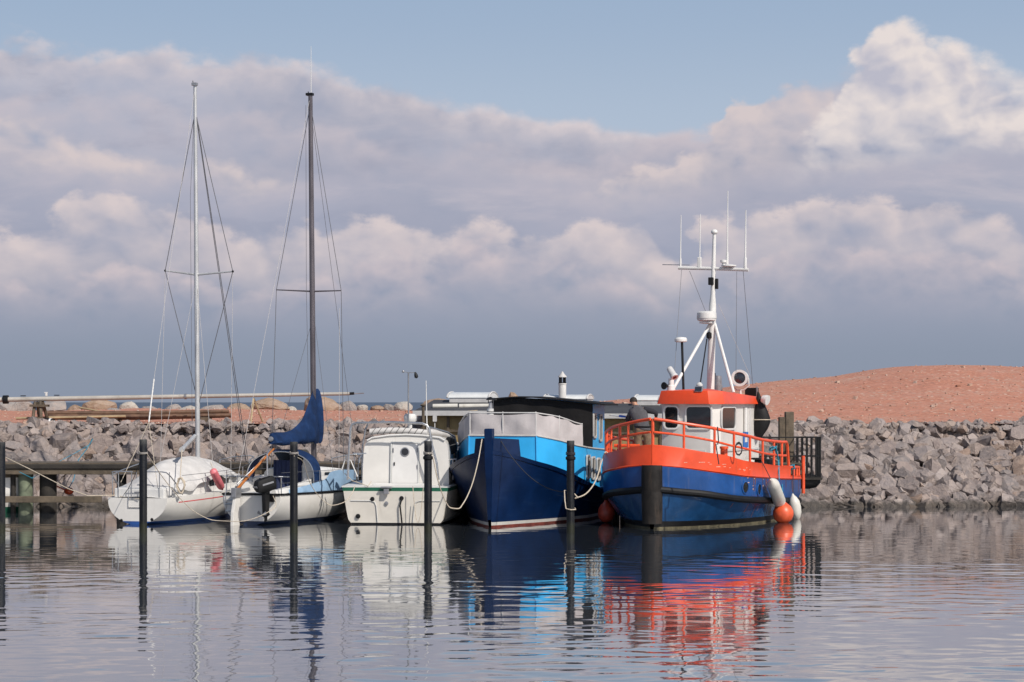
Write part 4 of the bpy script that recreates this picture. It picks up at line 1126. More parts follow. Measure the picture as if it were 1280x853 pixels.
    wires(m_, [('backstay', [at_(zt), (-.55, .1, .9)]), ('shroud', [tr - Vector((.05, 0, .5)), (1.12, my - .5, .85)])], 'palewire', .006)
    # boom and sail cover
    by = .75
    g = lambda px, py, y: F.hit(px, py, y=y)
    boom0, boom1 = at_(g(392, 553, my).z), g(339, 549, by)
    MB().tube([boom0, boom1 + (boom1 - boom0) * .03], .05, 10).lathe(boom1, [(.07, 0), (.07, .06)], 10, axis=boom1 - boom0).build('boom', M['chrome'], t)
    top = [(338.5, 542), (350, 540.5), (364, 537.5), (377, 525.5), (384, 511), (389, 495), (391.5, 486.5)]
    bot = [(339, 556), (352, 557), (366, 556), (378, 555), (388, 554), (395, 554.5), (398, 554)]
    rt = [None] * 7
    P = []
    N = 44
    tx = crv([(i / 6, p[0]) for i, p in enumerate(top)]); ty = crv([(i / 6, p[1]) for i, p in enumerate(top)])
    bx = crv([(i / 6, p[0]) for i, p in enumerate(bot)]); by_ = crv([(i / 6, p[1]) for i, p in enumerate(bot)])
    for i in range(N + 1):
        u = i / N; y = by + (my - .02 - by) * u
        a, b = g(tx(u), ty(u), y), g(bx(u), by_(u), y)
        w = .085 + .045 * math.sin(math.pi * min(1, u * 1.1))
        row = []
        for k in range(14):
            an = 2 * math.pi * k / 14; c_ = (1 - math.cos(an)) / 2
            p_ = a.lerp(b, c_)
            side = math.sin(an) * w * (.45 + .75 * c_)
            wr = (.022 * math.sin(u * 31 - c_ * 9) + .016 * math.sin(u * 17 + c_ * 15)) * (1 if 0 < k < 13 else 0)
            row.append(p_ + Vector((side * (1 + .12 * math.sin(u * 23 + c_ * 6)) + wr, .04 * math.sin(7 * u + c_ * 4) + wr, .015 * math.sin(u * 19 + k))))
        P.append(row)
    # front edge wraps the mast
    u = 1.0; row = []
    for k in range(14):
        an = 2 * math.pi * k / 14; c_ = (1 - math.cos(an)) / 2
        p_ = g(394.5, 486, my).lerp(g(398, 554.5, my), c_)
        row.append(p_ + Vector((.02 + math.sin(an) * .13, .13, 0)))
    P.append(row)
    mb = MB().grid(P, wrap=True); mb.f.append(tuple(range(13, -1, -1))); n0 = len(mb.v) - 14; mb.f.append(tuple(n0 + i for i in range(14)))
    mb.build('sail_cover', M['blueclothsail'], t, 60)
    # rudder with metal head, varnished tiller raised
    rx = -.34
    MB().prism([(rx - .045, -.14, -.25), (rx - .045, -.55, -.25), (rx - .045, -.50, .35), (rx - .045, -.36, .78), (rx - .045, -.12, .78)], (.09, 0, 0)).build('rudder', M['white'], t, 0, bevel=.015)
    MB().box((rx, -.26, .87), (.15, .34, .26)).build('rudder_head', M['chrome'], t, 0, bevel=.02)
    a = Vector((rx, -.2, .96)); b = F.hit(342.5, 561, y=.75)
    MB().tube([a, a.lerp(b, .5) + Vector((0, 0, .03)), b], [.042, .036, .026], 8).build('tiller', M['varnish'], t)
    MB().tube([a + Vector((-.05, 0, .1)), F.hit(336.5, 567, y=.75)], .011, 6).build('tiller_extension', M['steel'], t)
    # ladder on the left of the transom
    lx = -.62
    for s in (-1, 1): MB().tube([(lx + s * .13, -.05, .30), (lx + s * .13, -.10, .84), (lx + s * .10, -.07, .90), (lx + s * .08, .1, .91)], .016, 8).build('ladder_side', M['steel'], t)
    for z in (.36, .55, .66): MB().tube([(lx - .13, -.09, z), (lx + .13, -.09, z)], .013, 6).build('ladder_rung', M['steel'], t)
    # stern rail
    for s in (-1, 1):
        MB().tube([(s * .86, .5, 1.28), (s * .86, .1, 1.3), (s * .78, .03, 1.3), (s * .10, .0, 1.3)], .015, 8).build('pushpit_rail', M['steel'], t)
        for x, y in ((.45, .03), (.82, .1)): MB().tube([(s * x, y, .82), (s * x, y, 1.30)], .014, 6).build('rail_post', M['steel'], t)
    MB().tube([(.42, .1, .86), (.40, .1, 1.9), (.36, .3, 2.0)], .02, 8).build('backstay_post', M['steel'], t)
    for k, y in enumerate((2.0, 3.4, 4.8, 5.9)):
        for s in (-1, 1):
            b = bd(y / L) - .05
            MB().tube([(s * b, y, .8), (s * b, y, 1.42)], .013, 6).build('stanchion', M['steel'], t)
    for s in (-1, 1):
        for h in (.32, .6): MB().tube([(s * (bd(y / L) - .05), y, .8 + h) for y in (.1, 2.0, 3.4, 4.8, 5.9, 6.8)], .007, 5).build('lifeline', M['wire'], t)
    for s in (-1, 1):
        MB().tube([(s * .45, 6.2, 1.0), (s * .45, 6.3, 1.62), (s * .25, 6.95, 1.7), (0, 7.15, 1.72)], .02, 8).tube([(s * .25, 6.95, 1.0), (s * .25, 6.95, 1.7)], .016, 6).build('pulpit_rail', M['steel'], t)
    # winches
    for s in (-1, 1): MB().lathe((s * .82, 1.6, 1.08), [(.06, 0), (.05, .05), (.055, .13), (.03, .15)], 12).build('winch', M['chrome'], t)
    # outboard motor on its bracket
    ox, oy = F.hit(333, 610, y=-.35).x, -.35
    o = MB()
    MB().box((ox, -.12, .74), (.26, .12, .22)).build('motor_bracket', M['boot'], t, 0, bevel=.02)
    cowl = MB(); rows = []
    for z, w, f0, f1 in ((.93, .13, -.22, .14), (.98, .165, -.32, .18), (1.08, .175, -.37, .19), (1.20, .17, -.36, .19), (1.29, .15, -.31, .14), (1.315, .10, -.24, .06)):
        rows.append([(w, f1 - .05, z), (w * .8, f1, z), (-w * .8, f1, z), (-w, f1 - .05, z), (-w, f0 + .10, z - .02), (-w * .7, f0, z - .03), (w * .7, f0, z - .03), (w, f0 + .10, z - .02)])
    cowl.grid(rows, wrap=True); cowl.f.append(tuple(range(8))); cowl.f.append(tuple(len(cowl.v) - 8 + i for i in range(8)))
    Rz = Matrix.Rotation(R(-34), 3, 'Z') @ Matrix.Rotation(R(14), 3, 'X')
    turn = lambda p: (Rz @ (Vector(p) - Vector((0, 0, 1.0)))) + Vector((ox + .06, oy, 1.02))
    cowl.v = [turn(p) for p in cowl.v]
    mo = cowl.build('outboard_motor', M['black'], t, 30)
    tr_ = MB().box((0, -.10, 1.322), (.17, .22, .012)).box((-.178, -.08, 1.14), (.012, .34, .045)).box((.178, -.08, 1.14), (.012, .34, .045)).box((0, -.395, 1.12), (.22, .012, .05))
    tr_.v = [turn(p) for p in tr_.v]; tr_.build('cowl_trim', M['chrome'], mo, 0)
    MB().prism([(ox - .055, oy - .14, .30), (ox - .055, oy + .06, .30), (ox - .055, oy + .12, 1.0), (ox - .055, oy - .2, 1.0)], (.11, 0, 0)).build('shaft_leg', M['boot'], mo, 0, bevel=.015)
    MB().lathe((ox, oy - .26, .30), [(.01, 0), (.055, .08), (.06, .3), (.03, .42)], 12, axis=(0, 1, 0)).prism([(ox - .01, oy - .12, .1), (ox - .01, oy + .04, .14), (ox - .01, oy + .04, .3), (ox - .01, oy - .12, .3)], (.02, 0, 0)).build('gearcase', M['boot'], mo, 30)
    pr = MB()
    for k in range(3):
        a = k * 2.094 + .4; c = Vector((ox, oy - .28, .30))
        d = Vector((math.cos(a), 0, math.sin(a))); e = Vector((-math.sin(a), .35, math.cos(a)))
        pr.prism([c + d * .03 - e * .02, c + d * .13 - e * .055, c + d * .15, c + d * .13 + e * .05, c + d * .03 + e * .02], Vector((0, -.008, 0)))
    pr.build('propeller', M['chrome'], mo, 0)
    MB().tube([(ox - .14, oy + .1, 1.12), (ox - .30, oy + .25, 1.14), (ox - .34, oy + .3, 1.15)], [.02, .02, .028], 8).build('steering_handle', M['boot'], mo)
    MB().lathe((-.50, .18, .86), [(.09, 0), (.09, .05), (.05, .06), (.05, .12), (.09, .13), (.09, .16)], 12).build('winch', M['boot'], t)
    return F, bd
F2, bd2 = boat_two()

# ------------------------------------------------------------------ white motor boat
def boat_three():
    F = Frame(494, 656, 6)
    t = thing('motor_boat', 'white motor boat with green gunwale stripe and a cabin door facing the camera', 'motor boat', F.o, -F.th, 'moored boats')
    L = 7.6; ZD = 1.0
    bd = crv([(0, 1.43), (.25, 1.50), (.5, 1.45), (.75, 1.08), (.92, .45), (1, .02)])
    zd = crv([(0, ZD), (.5, 1.06), (1, 1.5)])
    def half(s, z):
        k = min(1, max(0, z / zd(s)))
        return max(.003, bd(s) * (.87 + .13 * k ** .7) * (1 if z > .12 else .985 - (.12 - z) * .25))
    y0 = lambda z: .05 * (1 - z); y1 = lambda z: L - .5 + .5 * z
    hull_band(MB(), half, y0, y1, lambda s: -.45, lambda s: .045, 30, 4, cap0=True).build('boot_stripe', M['boot'], t)
    hull_band(MB(), half, y0, y1, lambda s: .045, lambda s: zd(s) - .10, 36, 10, cap0=True).build('hull', M['cream'], t, 40)
    hull_band(MB(), half, y0, y1, lambda s: zd(s) - .10, lambda s: zd(s), 36, 2, cap0=True, out=.02).build('green_stripe', M['green'], t, 40)
    hull_band(MB(), half, y0, y1, lambda s: zd(s), lambda s: zd(s) + .035, 36, 1, cap0=True, out=.035).build('gunwale', M['whitepaint'], t, 30)
    MB().grid([[(k * (half(s, zd(s)) + .03), y0(1) + s * (y1(1) - y0(1)), zd(s) + .03) for k in (-1, 0, 1)] for s in [i / 24 for i in range(25)]]).build('deck', M['whitepaint'], t)
    yb = -.012
    # moulded recess lines on the transom
    for s in (-1, 1):
        MB().tube([(s * 1.22, yb + .02, .64), (s * .66, yb + .015, .64), (s * .56, yb + .016, .60), (s * .52, yb + .02, .50), (s * .48, yb + .03, .06)], .014, 6).build('moulded_line', M['greywhite'], t)
    for px, py, r in ((465.5, 624, .045), (502, 623, .045), (447.5, 645.5, .05), (483, 629.5, .04)):
        q = F.hit(px, py, y=yb + .01); MB().lathe((q.x, yb + .012, q.z), [(r + .015, 0), (r + .015, .012), (r, .016)], 14, axis=(0, -1, 0)).build('outlet_fitting', M['chrome'] if px == 483 else M['boot'], t)
    q = F.hit(483, 610, y=-.1)
    MB().box((q.x, -.09, q.z + .01), (.30, .12, .05)).box((q.x, -.10, q.z - .10), (.14, .1, .14)).build('stern_lamp', M['chrome'], t, 0, bevel=.015)
    MB().tube([F.hit(502, 624, y=-.03), F.hit(500, 632, y=-.05), F.hit(502.5, 655, y=-.06)], .022, 8).build('drain_hose', M['boot'], t)
    # cabin with rounded shoulders
    yc0, yc1 = .75, 4.9
    xl, xr = F.hit(453, 600, y=yc0).x, F.hit(561, 600, y=yc0).x
    zt = F.hit(506, 544, y=yc0).z
    def sect(y, sc=1.0, drop=0):
        cx, w = (xl + xr) / 2, (xr - xl) / 2 * sc; z0 = ZD; z1 = zt - drop; p = []
        pts = [(-1, 0), (-.995, .35), (-.98, .66), (-.955, .80), (-.90, .885), (-.78, .94), (-.4, .985), (0, 1)]
        pts += [(-a, b) for a, b in pts[-2::-1]]
        return [(cx + a * w, y + .10 * b, z0 + (z1 - z0) * b) for a, b in pts]
    P = [sect(yc0), sect(1.6), sect(3.0, .97, .03), sect(4.3, .9, .12), sect(yc1, .8, .5)]
    mb = MB().grid(P); n = len(P[0]); mb.f.append(tuple(range(n))); mb.f.append(tuple(range(len(mb.v) - n, len(mb.v))))
    cab = mb.build('cabin', M['white'], t, 32)
    # roof edge with lip
    MB().tube([Vector(p) + Vector((0, -.02, .01)) for p in sect(yc0)[4:11]], .028, 8).build('roof_lip', M['whitepaint'], cab)
    # door
    d0, d1 = F.hit(490, 604, y=yc0 - .02), F.hit(522, 554.5, y=yc0 - .02)
    c = Vector(((d0.x + d1.x) / 2, yc0 + .0, (d0.z + d1.z) / 2)); w, h = d1.x - d0.x, d1.z - d0.z
    n_ = Vector((0, -.995, .0)); tilt = Vector((0, .08, 1)).normalized()
    off = Vector((0, (c.z - ZD) / (zt - ZD) * .10 - .012, 0))
    poly_o, poly_i = rrect(w + .09, h + .09, .03), rrect(w, h, .02)
    dr = MB().prism(on(c + off, (1, 0, 0), tilt, poly_i), (0, -.03, 0)).build('door', M['whitepaint'], t, 20)
    MB().ring(on(c + off, (1, 0, 0), tilt, poly_o), on(c + off, (1, 0, 0), tilt, rrect(w + .012, h + .012, .02)), (0, -.045, 0)).build('frame', M['greywhite'], dr, 20)
    q = F.hit(506.5, 565, y=yc0 + .03); cp = Vector((q.x, c.y + off.y + (q.z - c.z) * .08 - .03, q.z))
    pw = MB().lathe(cp, [(.115, 0), (.125, .02), (.10, .028)], 20, axis=(0, -1, .08)).build('porthole', M['chrome'], dr)
    MB().lathe(cp, [(.098, .02), (.098, .03)], 20, axis=(0, -1, .08)).build('pane', M['glass'], pw)
    for px, py in ((493, 580), ): 
        q = F.hit(px, py, y=yc0); MB().box((q.x, yc0 + .0, q.z), (.03, .06, .09)).build('handle', M['boot'], dr, 0, bevel=.008)
    for px, py in ((491.5, 563), (521.5, 563), (521.5, 584)):
        q = F.hit(px, py, y=yc0); MB().box((q.x, yc0 + .005 + (q.z - ZD) / (zt - ZD) * .1 - .05, q.z), (.025, .03, .12)).build('hinge', M['chrome'], dr, 0)
    MB().box(((xl + xr) / 2 - .1, .55, ZD + .06), (1.5, .3, .06)).build('step', M['whitepaint'], t, 0, bevel=.015)
    # side window on the right
    MB().grid([[(sect(y)[-1][0] - .006 + .012, y, z) for z in (1.55, 1.95)] for y in (1.9, 2.4, 2.9)]).build('window', M['glass'], cab)
    # stainless arch
    ya = .35
    g = lambda px, py, y=ya: F.hit(px, py, y=y)
    pts = [g(434.5, 600), g(436.5, 560), g(438.5, 535), g(440.5, 531), g(446, 529), g(490, 527.8), g(528, 529.5), g(534, 532), g(536.5, 536), g(540, 556), g(546, 580), g(548, 600)]
    MB().tube(pts, .032, 10).build('stern_arch', M['steel'], t)
    pts = [F.hit(454, 598, y=.9), F.hit(453, 560, y=.9), F.hit(457, 536, y=.9), F.hit(460, 531, y=.7), F.hit(461, 529, y=ya)]
    MB().tube(pts, .024, 8).build('arch_brace', M['steel'], t)
    pts = [F.hit(536, 534, y=ya), F.hit(560, 541, y=1.2), F.hit(568, 546, y=2.0), F.hit(571, 556, y=2.2), F.hit(571, 575, y=2.3)]
    MB().tube(pts, .026, 8).build('arch_brace', M['steel'], t)
    # side rails left
    for a, b in (((427, 588), (433, 570)), ((447, 596), (438, 575)), ((441, 567), (458, 567))):
        MB().tube([F.hit(*a, y=.45), F.hit(*b, y=.45)], .016, 6).build('rail', M['whitepaint'] if a[1] > 570 else M['steel'], t)
    for px in (443, 448, 452): MB().tube([F.hit(px, 598, y=1.4), F.hit(px, 570, y=1.4)], .012, 6).build('rail_post', M['steel'], t)
    # rolled awning lashed with cord
    a, b = F.hit(462.5, 540, y=.95), F.hit(534, 541.5, y=.95)
    mid = a.lerp(b, .5) + Vector((0, 0, .10))
    def arc(u): return a * (1 - u) ** 2 + mid * 2 * u * (1 - u) + b * u * u
    ro = MB().tube([arc(i / 16) for i in range(17)], .085, 12).build('rolled_awning', M['tarp'], t)
    tp = MB()
    for k in range(9):
        c = arc((k + .6) / 9.4); tp.tube([c + Vector((.05 * math.cos(q_) * 1.2, .09 * math.sin(q_), .09 * math.cos(q_))) for q_ in [i * math.pi / 6 for i in range(12)]], .008, 5, closed=True)
    tp.build('lashing', M['darkrope'], ro)
    a2, b2 = F.hit(535, 540, y=1.1), F.hit(567, 547, y=2.6)
    MB().tube([a2, a2.lerp(b2, .5) + Vector((0, 0, .04)), b2], [.085, .09, .07], 12).build('rolled_awning', M['tarp'], t)
    # wind sensor pole, radar dome, aerial
    p0, p1 = F.hit(510.5, 545, y=2.0), F.hit(510.5, 466, y=2.0)
    s_ = MB().tube([p0, p1], .022, 8).build('sensor_pole', M['chrome'], t)
    l, r = F.hit(504, 464.5, y=2.0), F.hit(520, 466, y=2.0)
    MB().tube([l, p1, r], .012, 6).ball(l, .04, 1, 8, 6).build('sensor_arm', M['chrome'], s_)
    MB().lathe(r - Vector((-.02, 0, .16)), [(.01, 0), (.055, .03), (.05, .10), (.02, .18)], 10, axis=(-.25, 0, 1)).build('wind_cup', M['boot'], s_)
    c = F.hit(513, 527.5, y=2.2)
    MB().lathe(c, [(.15, 0), (.175, .03), (.19, .12), (.175, .19), (.14, .22), (.01, .23)], 24).build('radar_dome', M['whitepaint'], t)
    MB().tube([c - Vector((0, 0, .35)), c], .05, 8).build('radar_stand', M['whitepaint'], t)
    MB().tube([F.hit(534, 545, y=1.8), F.hit(533.3, 520, y=1.8), F.hit(532.5, 476, y=1.8)], [.022, .018, .010], 8).build('aerial', M['whitepaint'], t)
    # rail and crate on the right side deck
    g = lambda px, py, y=1.0: F.hit(px, py, y=y)
    MB().tube([g(541, 577), g(552, 575.5), g(570, 574), g(571, 590, 1.6)], .018, 8).tube([g(552, 575), g(553, 600)], .016, 6).tube([g(566, 574.5), g(566, 600)], .016, 6).build('side_rail', M['chrome'], t)
    return F
F3 = boat_three()
def boat_three_gear():
    g = lambda px, py, y=1.0: F3.w(F3.hit(px, py, y=y))
    q = g(550, 605, 1.0)
    tag(MB().prism(on(g(550.5, 597, .95), (1, 0, 0), (0, 0, 1), rrect(.32, .34, .05)), (0, .3, 0)).tube([g(545, 590, 1.1), g(550, 585, 1.1), g(556, 590, 1.1)], .015, 6).build('crate', M['boot'], None, 30), 'dark crate on the side deck of the white motor boat', 'crate')
    tag(MB().lathe(g(542, 604, .85), [(.07, 0), (.075, .02), (.075, .18), (.05, .21), (.02, .23)], 14).build('canister', M['fenderred']), 'small red canister beside the dark crate', 'canister')
    c = g(564.5, 557.5, 1.5)
    t = thing('fender', 'black fender lashed high on the right side of the white motor boat cabin', 'fender', c, 0, 'fenders')
    MB().lathe((.02, 0, -.24), [(.03, 0), (.12, .05), (.17, .16), (.18, .26), (.16, .38), (.08, .46), (.02, .5)], 16, axis=(-.25, 0, 1)).build('body', M['black'], t)
    MB().tube([(.17 * math.cos(i * .63), .18 * math.sin(i * .63), .02 + .05 * math.cos(i * .63)) for i in range(10)], .012, 5, closed=True).build('lashing', M['ropem'], t)
boat_three_gear()
# ------------------------------------------------------------------ blue houseboat (old fishing hull), bow towards the camera
def boat_four():
    F = Frame(612.5, 659.5, 14)
    t = thing('houseboat', 'navy blue wooden houseboat with light blue cabin and grey canvas', 'houseboat', F.o, -F.th, 'moored boats')
    L = 9.4
    bd = crv([(0, .05), (.25, .50), (.5, .80), (1.0, 1.20), (1.5, 1.47), (2.0, 1.66), (3.0, 1.88), (4.5, 2.0), (7, 1.98), (9.4, 1.45)])
    bw = crv([(0, .04), (.4, .26), (1.0, .54), (2.0, 1.0), (3.0, 1.35), (4.5, 1.75), (7, 1.8), (9.4, 1.1)])
    zg = F.side(bd, [(617, 563.5), (626, 565), (640, 568), (669, 576), (690, 582), (709, 589), (731, 600.5), (751, 611)], L)
    zg_ = lambda y: zg(y) if y > .06 else zg(.06) + .02
    def half(s, z):
        y = s * L; k = max(-.25, min(1, z / zg_(y)))
        if k < 0: return max(.003, bw(y) + k * .8)
        return max(.003, bw(y) + (bd(y) - bw(y)) * (k ** 1.15))
    y0 = lambda z: -.02 - .10 * max(0, z) / 2 + .18 * max(0, .15 - z); y1 = lambda z: L
    Z = lambda s: zg_(s * L)
    hull_band(MB(), half, y0, y1, lambda s: -.5, lambda s: .05, 50, 6, cap1=True).build('bottom', M['redbottom'], t)
    hull_band(MB(), half, y0, y1, lambda s: .05, lambda s: .135, 50, 2, cap1=True).build('boot_stripe', M['whitestripe'], t)
    hull_band(MB(), half, y0, y1, lambda s: .135, lambda s: Z(s) - .10, 60, 14, cap1=True).build('hull', M['navy'], t, 45)
    hull_band(MB(), half, y0, y1, lambda s: Z(s) - .10, lambda s: Z(s), 60, 2, cap1=True, out=.03).build('gunwale', M['navy'], t, 30)
    for f_, r_, m_ in ((.30, .007, 'navy'), (.43, .007, 'navyseam'), (.56, .013, 'navyseam'), (.68, .006, 'navy'), (.80, .007, 'navyseam')):
        for s_ in (1, -1):
            MB().tube([(s_ * half(y / L, zg_(y) * f_), y, zg_(y) * f_ + .012 * math.sin(y * 3 + f_ * 20)) for y in [.05 + i * .15 for i in range(50)]], r_, 6).build('plank_seam', M[m_], t)
    P = [[(k * (bd(y) - .01), y, zg_(y) - .08) for k in (-1, 0, 1)] for y in [.05 + i * .3 for i in range(31)]]
    MB().grid(P).build('deck', M['canvas'], t)
    # stem post
    zs = F.hit(612, 536, y=-.1).z
    mb = MB().grid([[(-w, yf, z), (w, yf, z), (w, yf + .26, z), (-w, yf + .26, z)] for z, w, yf in ((.20, .045, -.075), (.9, .065, -.12), (1.7, .095, -.17), (zs - .06, .105, -.21), (zs - .01, .10, -.20), (zs, .08, -.18))], wrap=True); mb.f.append((0, 1, 2, 3)); k = len(mb.v); mb.f.append((k - 4, k - 3, k - 2, k - 1)); mb.build('stem', M['navy'], t, 25, bevel=.0)
    # raised bulwark at the bow
    zt = F.hit(612, 547.5, y=.2).z
    for s in (-1, 1):
        ys = [.0 + i * (.085 if s > 0 else .045) for i in range(6)]
        lo = [(s * (bd(y) + .02 if y > .05 else .09), y - .04, zg_(y) - .03) for y in ys]
        hi = [(s * (bd(y) * .93 + .02 if y > .05 else .09), y - .04, zt - y * .10) for y in ys]
        inn = [(p[0] - s * .07, p[1] + .07, p[2]) for p in hi]; inl = [(p[0] - s * .07, p[1] + .07, p[2]) for p in lo]
        mb = MB().grid([lo, hi, inn, inl]); e = len(ys)
        mb.f.append((0, e, 2 * e, 3 * e)); mb.f.append((e - 1, 2 * e - 1, 3 * e - 1, 4 * e - 1))
        mb.build('bow_bulwark', M['navy'], t, 40)
    # light blue deckhouse wall, follows the deck in facets
    w = [(-1.86, 6.0), (-1.84, 3.4), (-.95, 1.35), (.95, 1.35), (1.80, 3.45), (1.92, 6.5)]
    zt_r = crv([(1.3, F.hit(669, 545, x=.95).z), (2.4, F.hit(709, 550.5, x=1.4).z), (3.45, F.hit(737, 558, x=1.8).z), (8, 1.85)])
    def wall_z(p): return (zg_(p[1]) - .09, zt_r(p[1]))
    def refine(w, n=6):
        o = []
        for a, b in zip(w[:-1], w[1:]): o += [(a[0] + (b[0] - a[0]) * i / n, a[1] + (b[1] - a[1]) * i / n) for i in range(n)]
        return o + [w[-1]]
    wr = refine(w)
    out = [[(p[0], p[1], wall_z(p)[0]) for p in wr], [(p[0] * .985, p[1], wall_z(p)[1]) for p in wr]]
    inn = [[(p[0] * .93, p[1] + .05, wall_z(p)[1]) for p in wr]]
    MB().grid(out + inn).build('deckhouse_wall', M['sky'], t, 20)
    MB().tube([(p[0] * .985 + (.01 if p[0] > 0 else -.01), p[1] - .01, wall_z(p)[1] + .008) for p in wr], .022, 6).build('wall_cap', M['whitestripe'], t)
    MB().tube([(p[0] + (.02 if p[0] > 0 else -.02), p[1] - .02, wall_z(p)[0] + .11) for p in wr[6:]], .022, 6).build('wall_foot', M['sky'], t)
    for p in ((-.95, 1.35), (.95, 1.35)):
        a, b = wall_z(p); MB().tube([(p[0], p[1] - .012, a + .1), (p[0] * .987, p[1] - .012, b)], .02, 6).build('corner_strip', M['sky'], t)
    # grey canvas screen above it
    tz = crv([(1.3, F.hit(669, 517, x=.95).z), (2.4, F.hit(705, 522, x=1.4).z), (3.45, F.hit(740, 531, x=1.8).z), (8, 2.4)])
    wc = refine(w[1:5], 14); rows = []
    for k in range(9):
        row = []
        for i, p in enumerate(wc):
            u = i / len(wc); zb = wall_z(p)[1] + .01; zz = tz(p[1]) + (.02 if i % 14 else .03)
            sg = 0
            sc = .982 - .012 * k / 8 + (.014 * math.sin(i * .8 + k * .10) + .009 * math.sin(i * 2.1 - k * .12)) * math.sin(math.pi * k / 8)
            z = zb + (zz - zb) * k / 8 - .06 * abs(math.sin(i / 14 * math.pi * (1 if i < 28 else 3))) * (k / 8) ** 2
            row.append((p[0] * sc, p[1] - (.035 * math.sin(i * .8 + k * .10) + .02 * math.sin(i * 2.1 - k * .12)) * math.sin(math.pi * k / 8), z))
        rows.append(row)
    MB().grid(rows).build('canvas_screen', M['canvas'], t, 60)
    MB().tube([(p[0] * .968, p[1], tz(p[1]) + .02) for p in refine(w[1:5], 6)], .018, 6).build('screen_rail', M['gutter'], t)
    for p in (w[2], w[3], w[4], (1.375, 2.4), (0, 1.35)):
        MB().tube([(p[0] * .968, p[1] + .015, wall_z(p)[1]), (p[0] * .965, p[1] + .015, tz(p[1]) + .05)], .018, 6).build('screen_post', M['gutter'], t)
    # aft cabin with black tarpaulin front, arched dark roof
    ya, yb = 4.6, 6.25
    xa, xb = F.hit(617, 520, y=ya).x, F.hit(741, 530, y=ya).x
    def rz(x, y): 
        u = (x - xa) / (xb - xa); return crv([(-.1, F.hit(613, 500.5, y=ya).z), (.0, F.hit(617, 499.5, y=ya).z), (.3, F.hit(654, 497, y=ya).z), (.65, F.hit(700, 500, y=ya).z), (1.0, F.hit(741, 504.5, y=ya).z), (1.15, F.hit(756, 507.5, y=ya).z)])(u)
    xs = [xa + (xb - xa) * i / 16 for i in range(17)]
    cab = MB().prism([(xb - .05, ya + .02, zg_(ya) - .1), (xb - .05, yb, zg_(yb) - .1), (xb - .05, yb, rz(xb, 0) - .03), (xb - .05, ya + .02, rz(xb, 0) - .03)], (.05, 0, 0)).build('aft_cabin', M['sky'], t, 0)
    MB().prism([(x, yb, rz(x, 0) - .03) for x in xs[::-1]] + [(xa, yb, zg_(yb) - .1), (xb - .06, yb, zg_(yb) - .1)], (0, .05, 0)).prism([(xa, ya + .02, 1.2), (xa, yb, 1.2), (xa, yb, rz(xa, 0) - .03), (xa, ya + .02, rz(xa, 0) - .03)], (.05, 0, 0)).build('back_wall', M['sky'], cab, 0)
    P = [[(x, ya - .01 + .03 * math.sin(i * 1.3) * math.sin(math.pi * k / 5), zb + (rz(x, 0) - .02 - zb) * k / 5) for i, x in enumerate(xs)] for zb in (1.9,) for k in range(6)]
    MB().grid(P).build('black_tarpaulin', M['darktarp'], t, 60)
    xr = [xa - .12 + (xb - xa + .5) * i / 18 for i in range(19)]
    rp = [[(x, ya - .15, rz(x, 0)), (x, ya - .15, rz(x, 0) + .035), (x, yb + .15, rz(x, 0) + .035), (x, yb + .15, rz(x, 0))] for x in xr]
    mb = MB().grid(rp, wrap=True); mb.f.append((0, 1, 2, 3)); k = len(mb.v); mb.f.append((k - 4, k - 3, k - 2, k - 1)); mb.build('roof', M['darktarp'], cab, 30)
    # windows of the right-hand wall
    for px, a, b in ((742.8, 516.5, 548), (750, 518, 552)):
        q0, q1 = F.hit(px, a, x=xb), F.hit(px, b, x=xb)
        window((xb, q0.y + .0, (q0.z + q1.z) / 2), (0, 1, 0), (0, 0, 1), .30, q0.z - q1.z - .12, .02, .06, t, M['whitestripe'], M['glass'])
    for px, a, b in ((736.0, 568.5, 599), (741.3, 570.5, 600), (746.8, 572, 601)):
        u0 = 1.80 + (1.92 - 1.80) * ((4.3 - 3.45) / 3.05)
        q0, q1 = F.hit(px, a, x=u0 + .02), F.hit(px, b, x=u0 + .02)
        xx = 1.80 + .12 * (q0.y - 3.45) / 3.05 + .004
        window((xx, q0.y, (q0.z + q1.z) / 2), (.04, 1, 0), (0, 0, 1), .26, q0.z - q1.z - .12, .02, .055, t, M['whitestripe'], M['glass'])
    # lower wall under the side windows reaches the deck; small stove pipe
    q = F.hit(613.0, 520, y=3.2)
    ch = MB().lathe((q.x, 3.2, q.z - .3), [(.095, 0), (.095, .36), (.10, .365), (.10, .43), (.095, .435), (.095, .50)], 14).build('stove_pipe', M['whitepaint'], t)
    MB().lathe((q.x, 3.2, q.z + .065), [(.102, 0), (.102, .06)], 14).build('band', M['boot'], ch)
    MB().lathe((q.x, 3.2, q.z + .2), [(.07, 0), (.05, .12), (.05, .2)], 12).build('flue', M['chrome'], ch)
    MB().lathe((q.x, 3.2, q.z + .44), [(.14, 0), (.09, .05), (.02, .09)], 12).tube([(q.x - .06, 3.2, q.z + .36), (q.x - .06, 3.2, q.z + .46)], .012, 5).tube([(q.x + .06, 3.2, q.z + .36), (q.x + .06, 3.2, q.z + .46)], .012, 5).build('cowl', M['boot'], ch)
    return F, bd, zg_
F4, bd4, zg4 = boat_four()

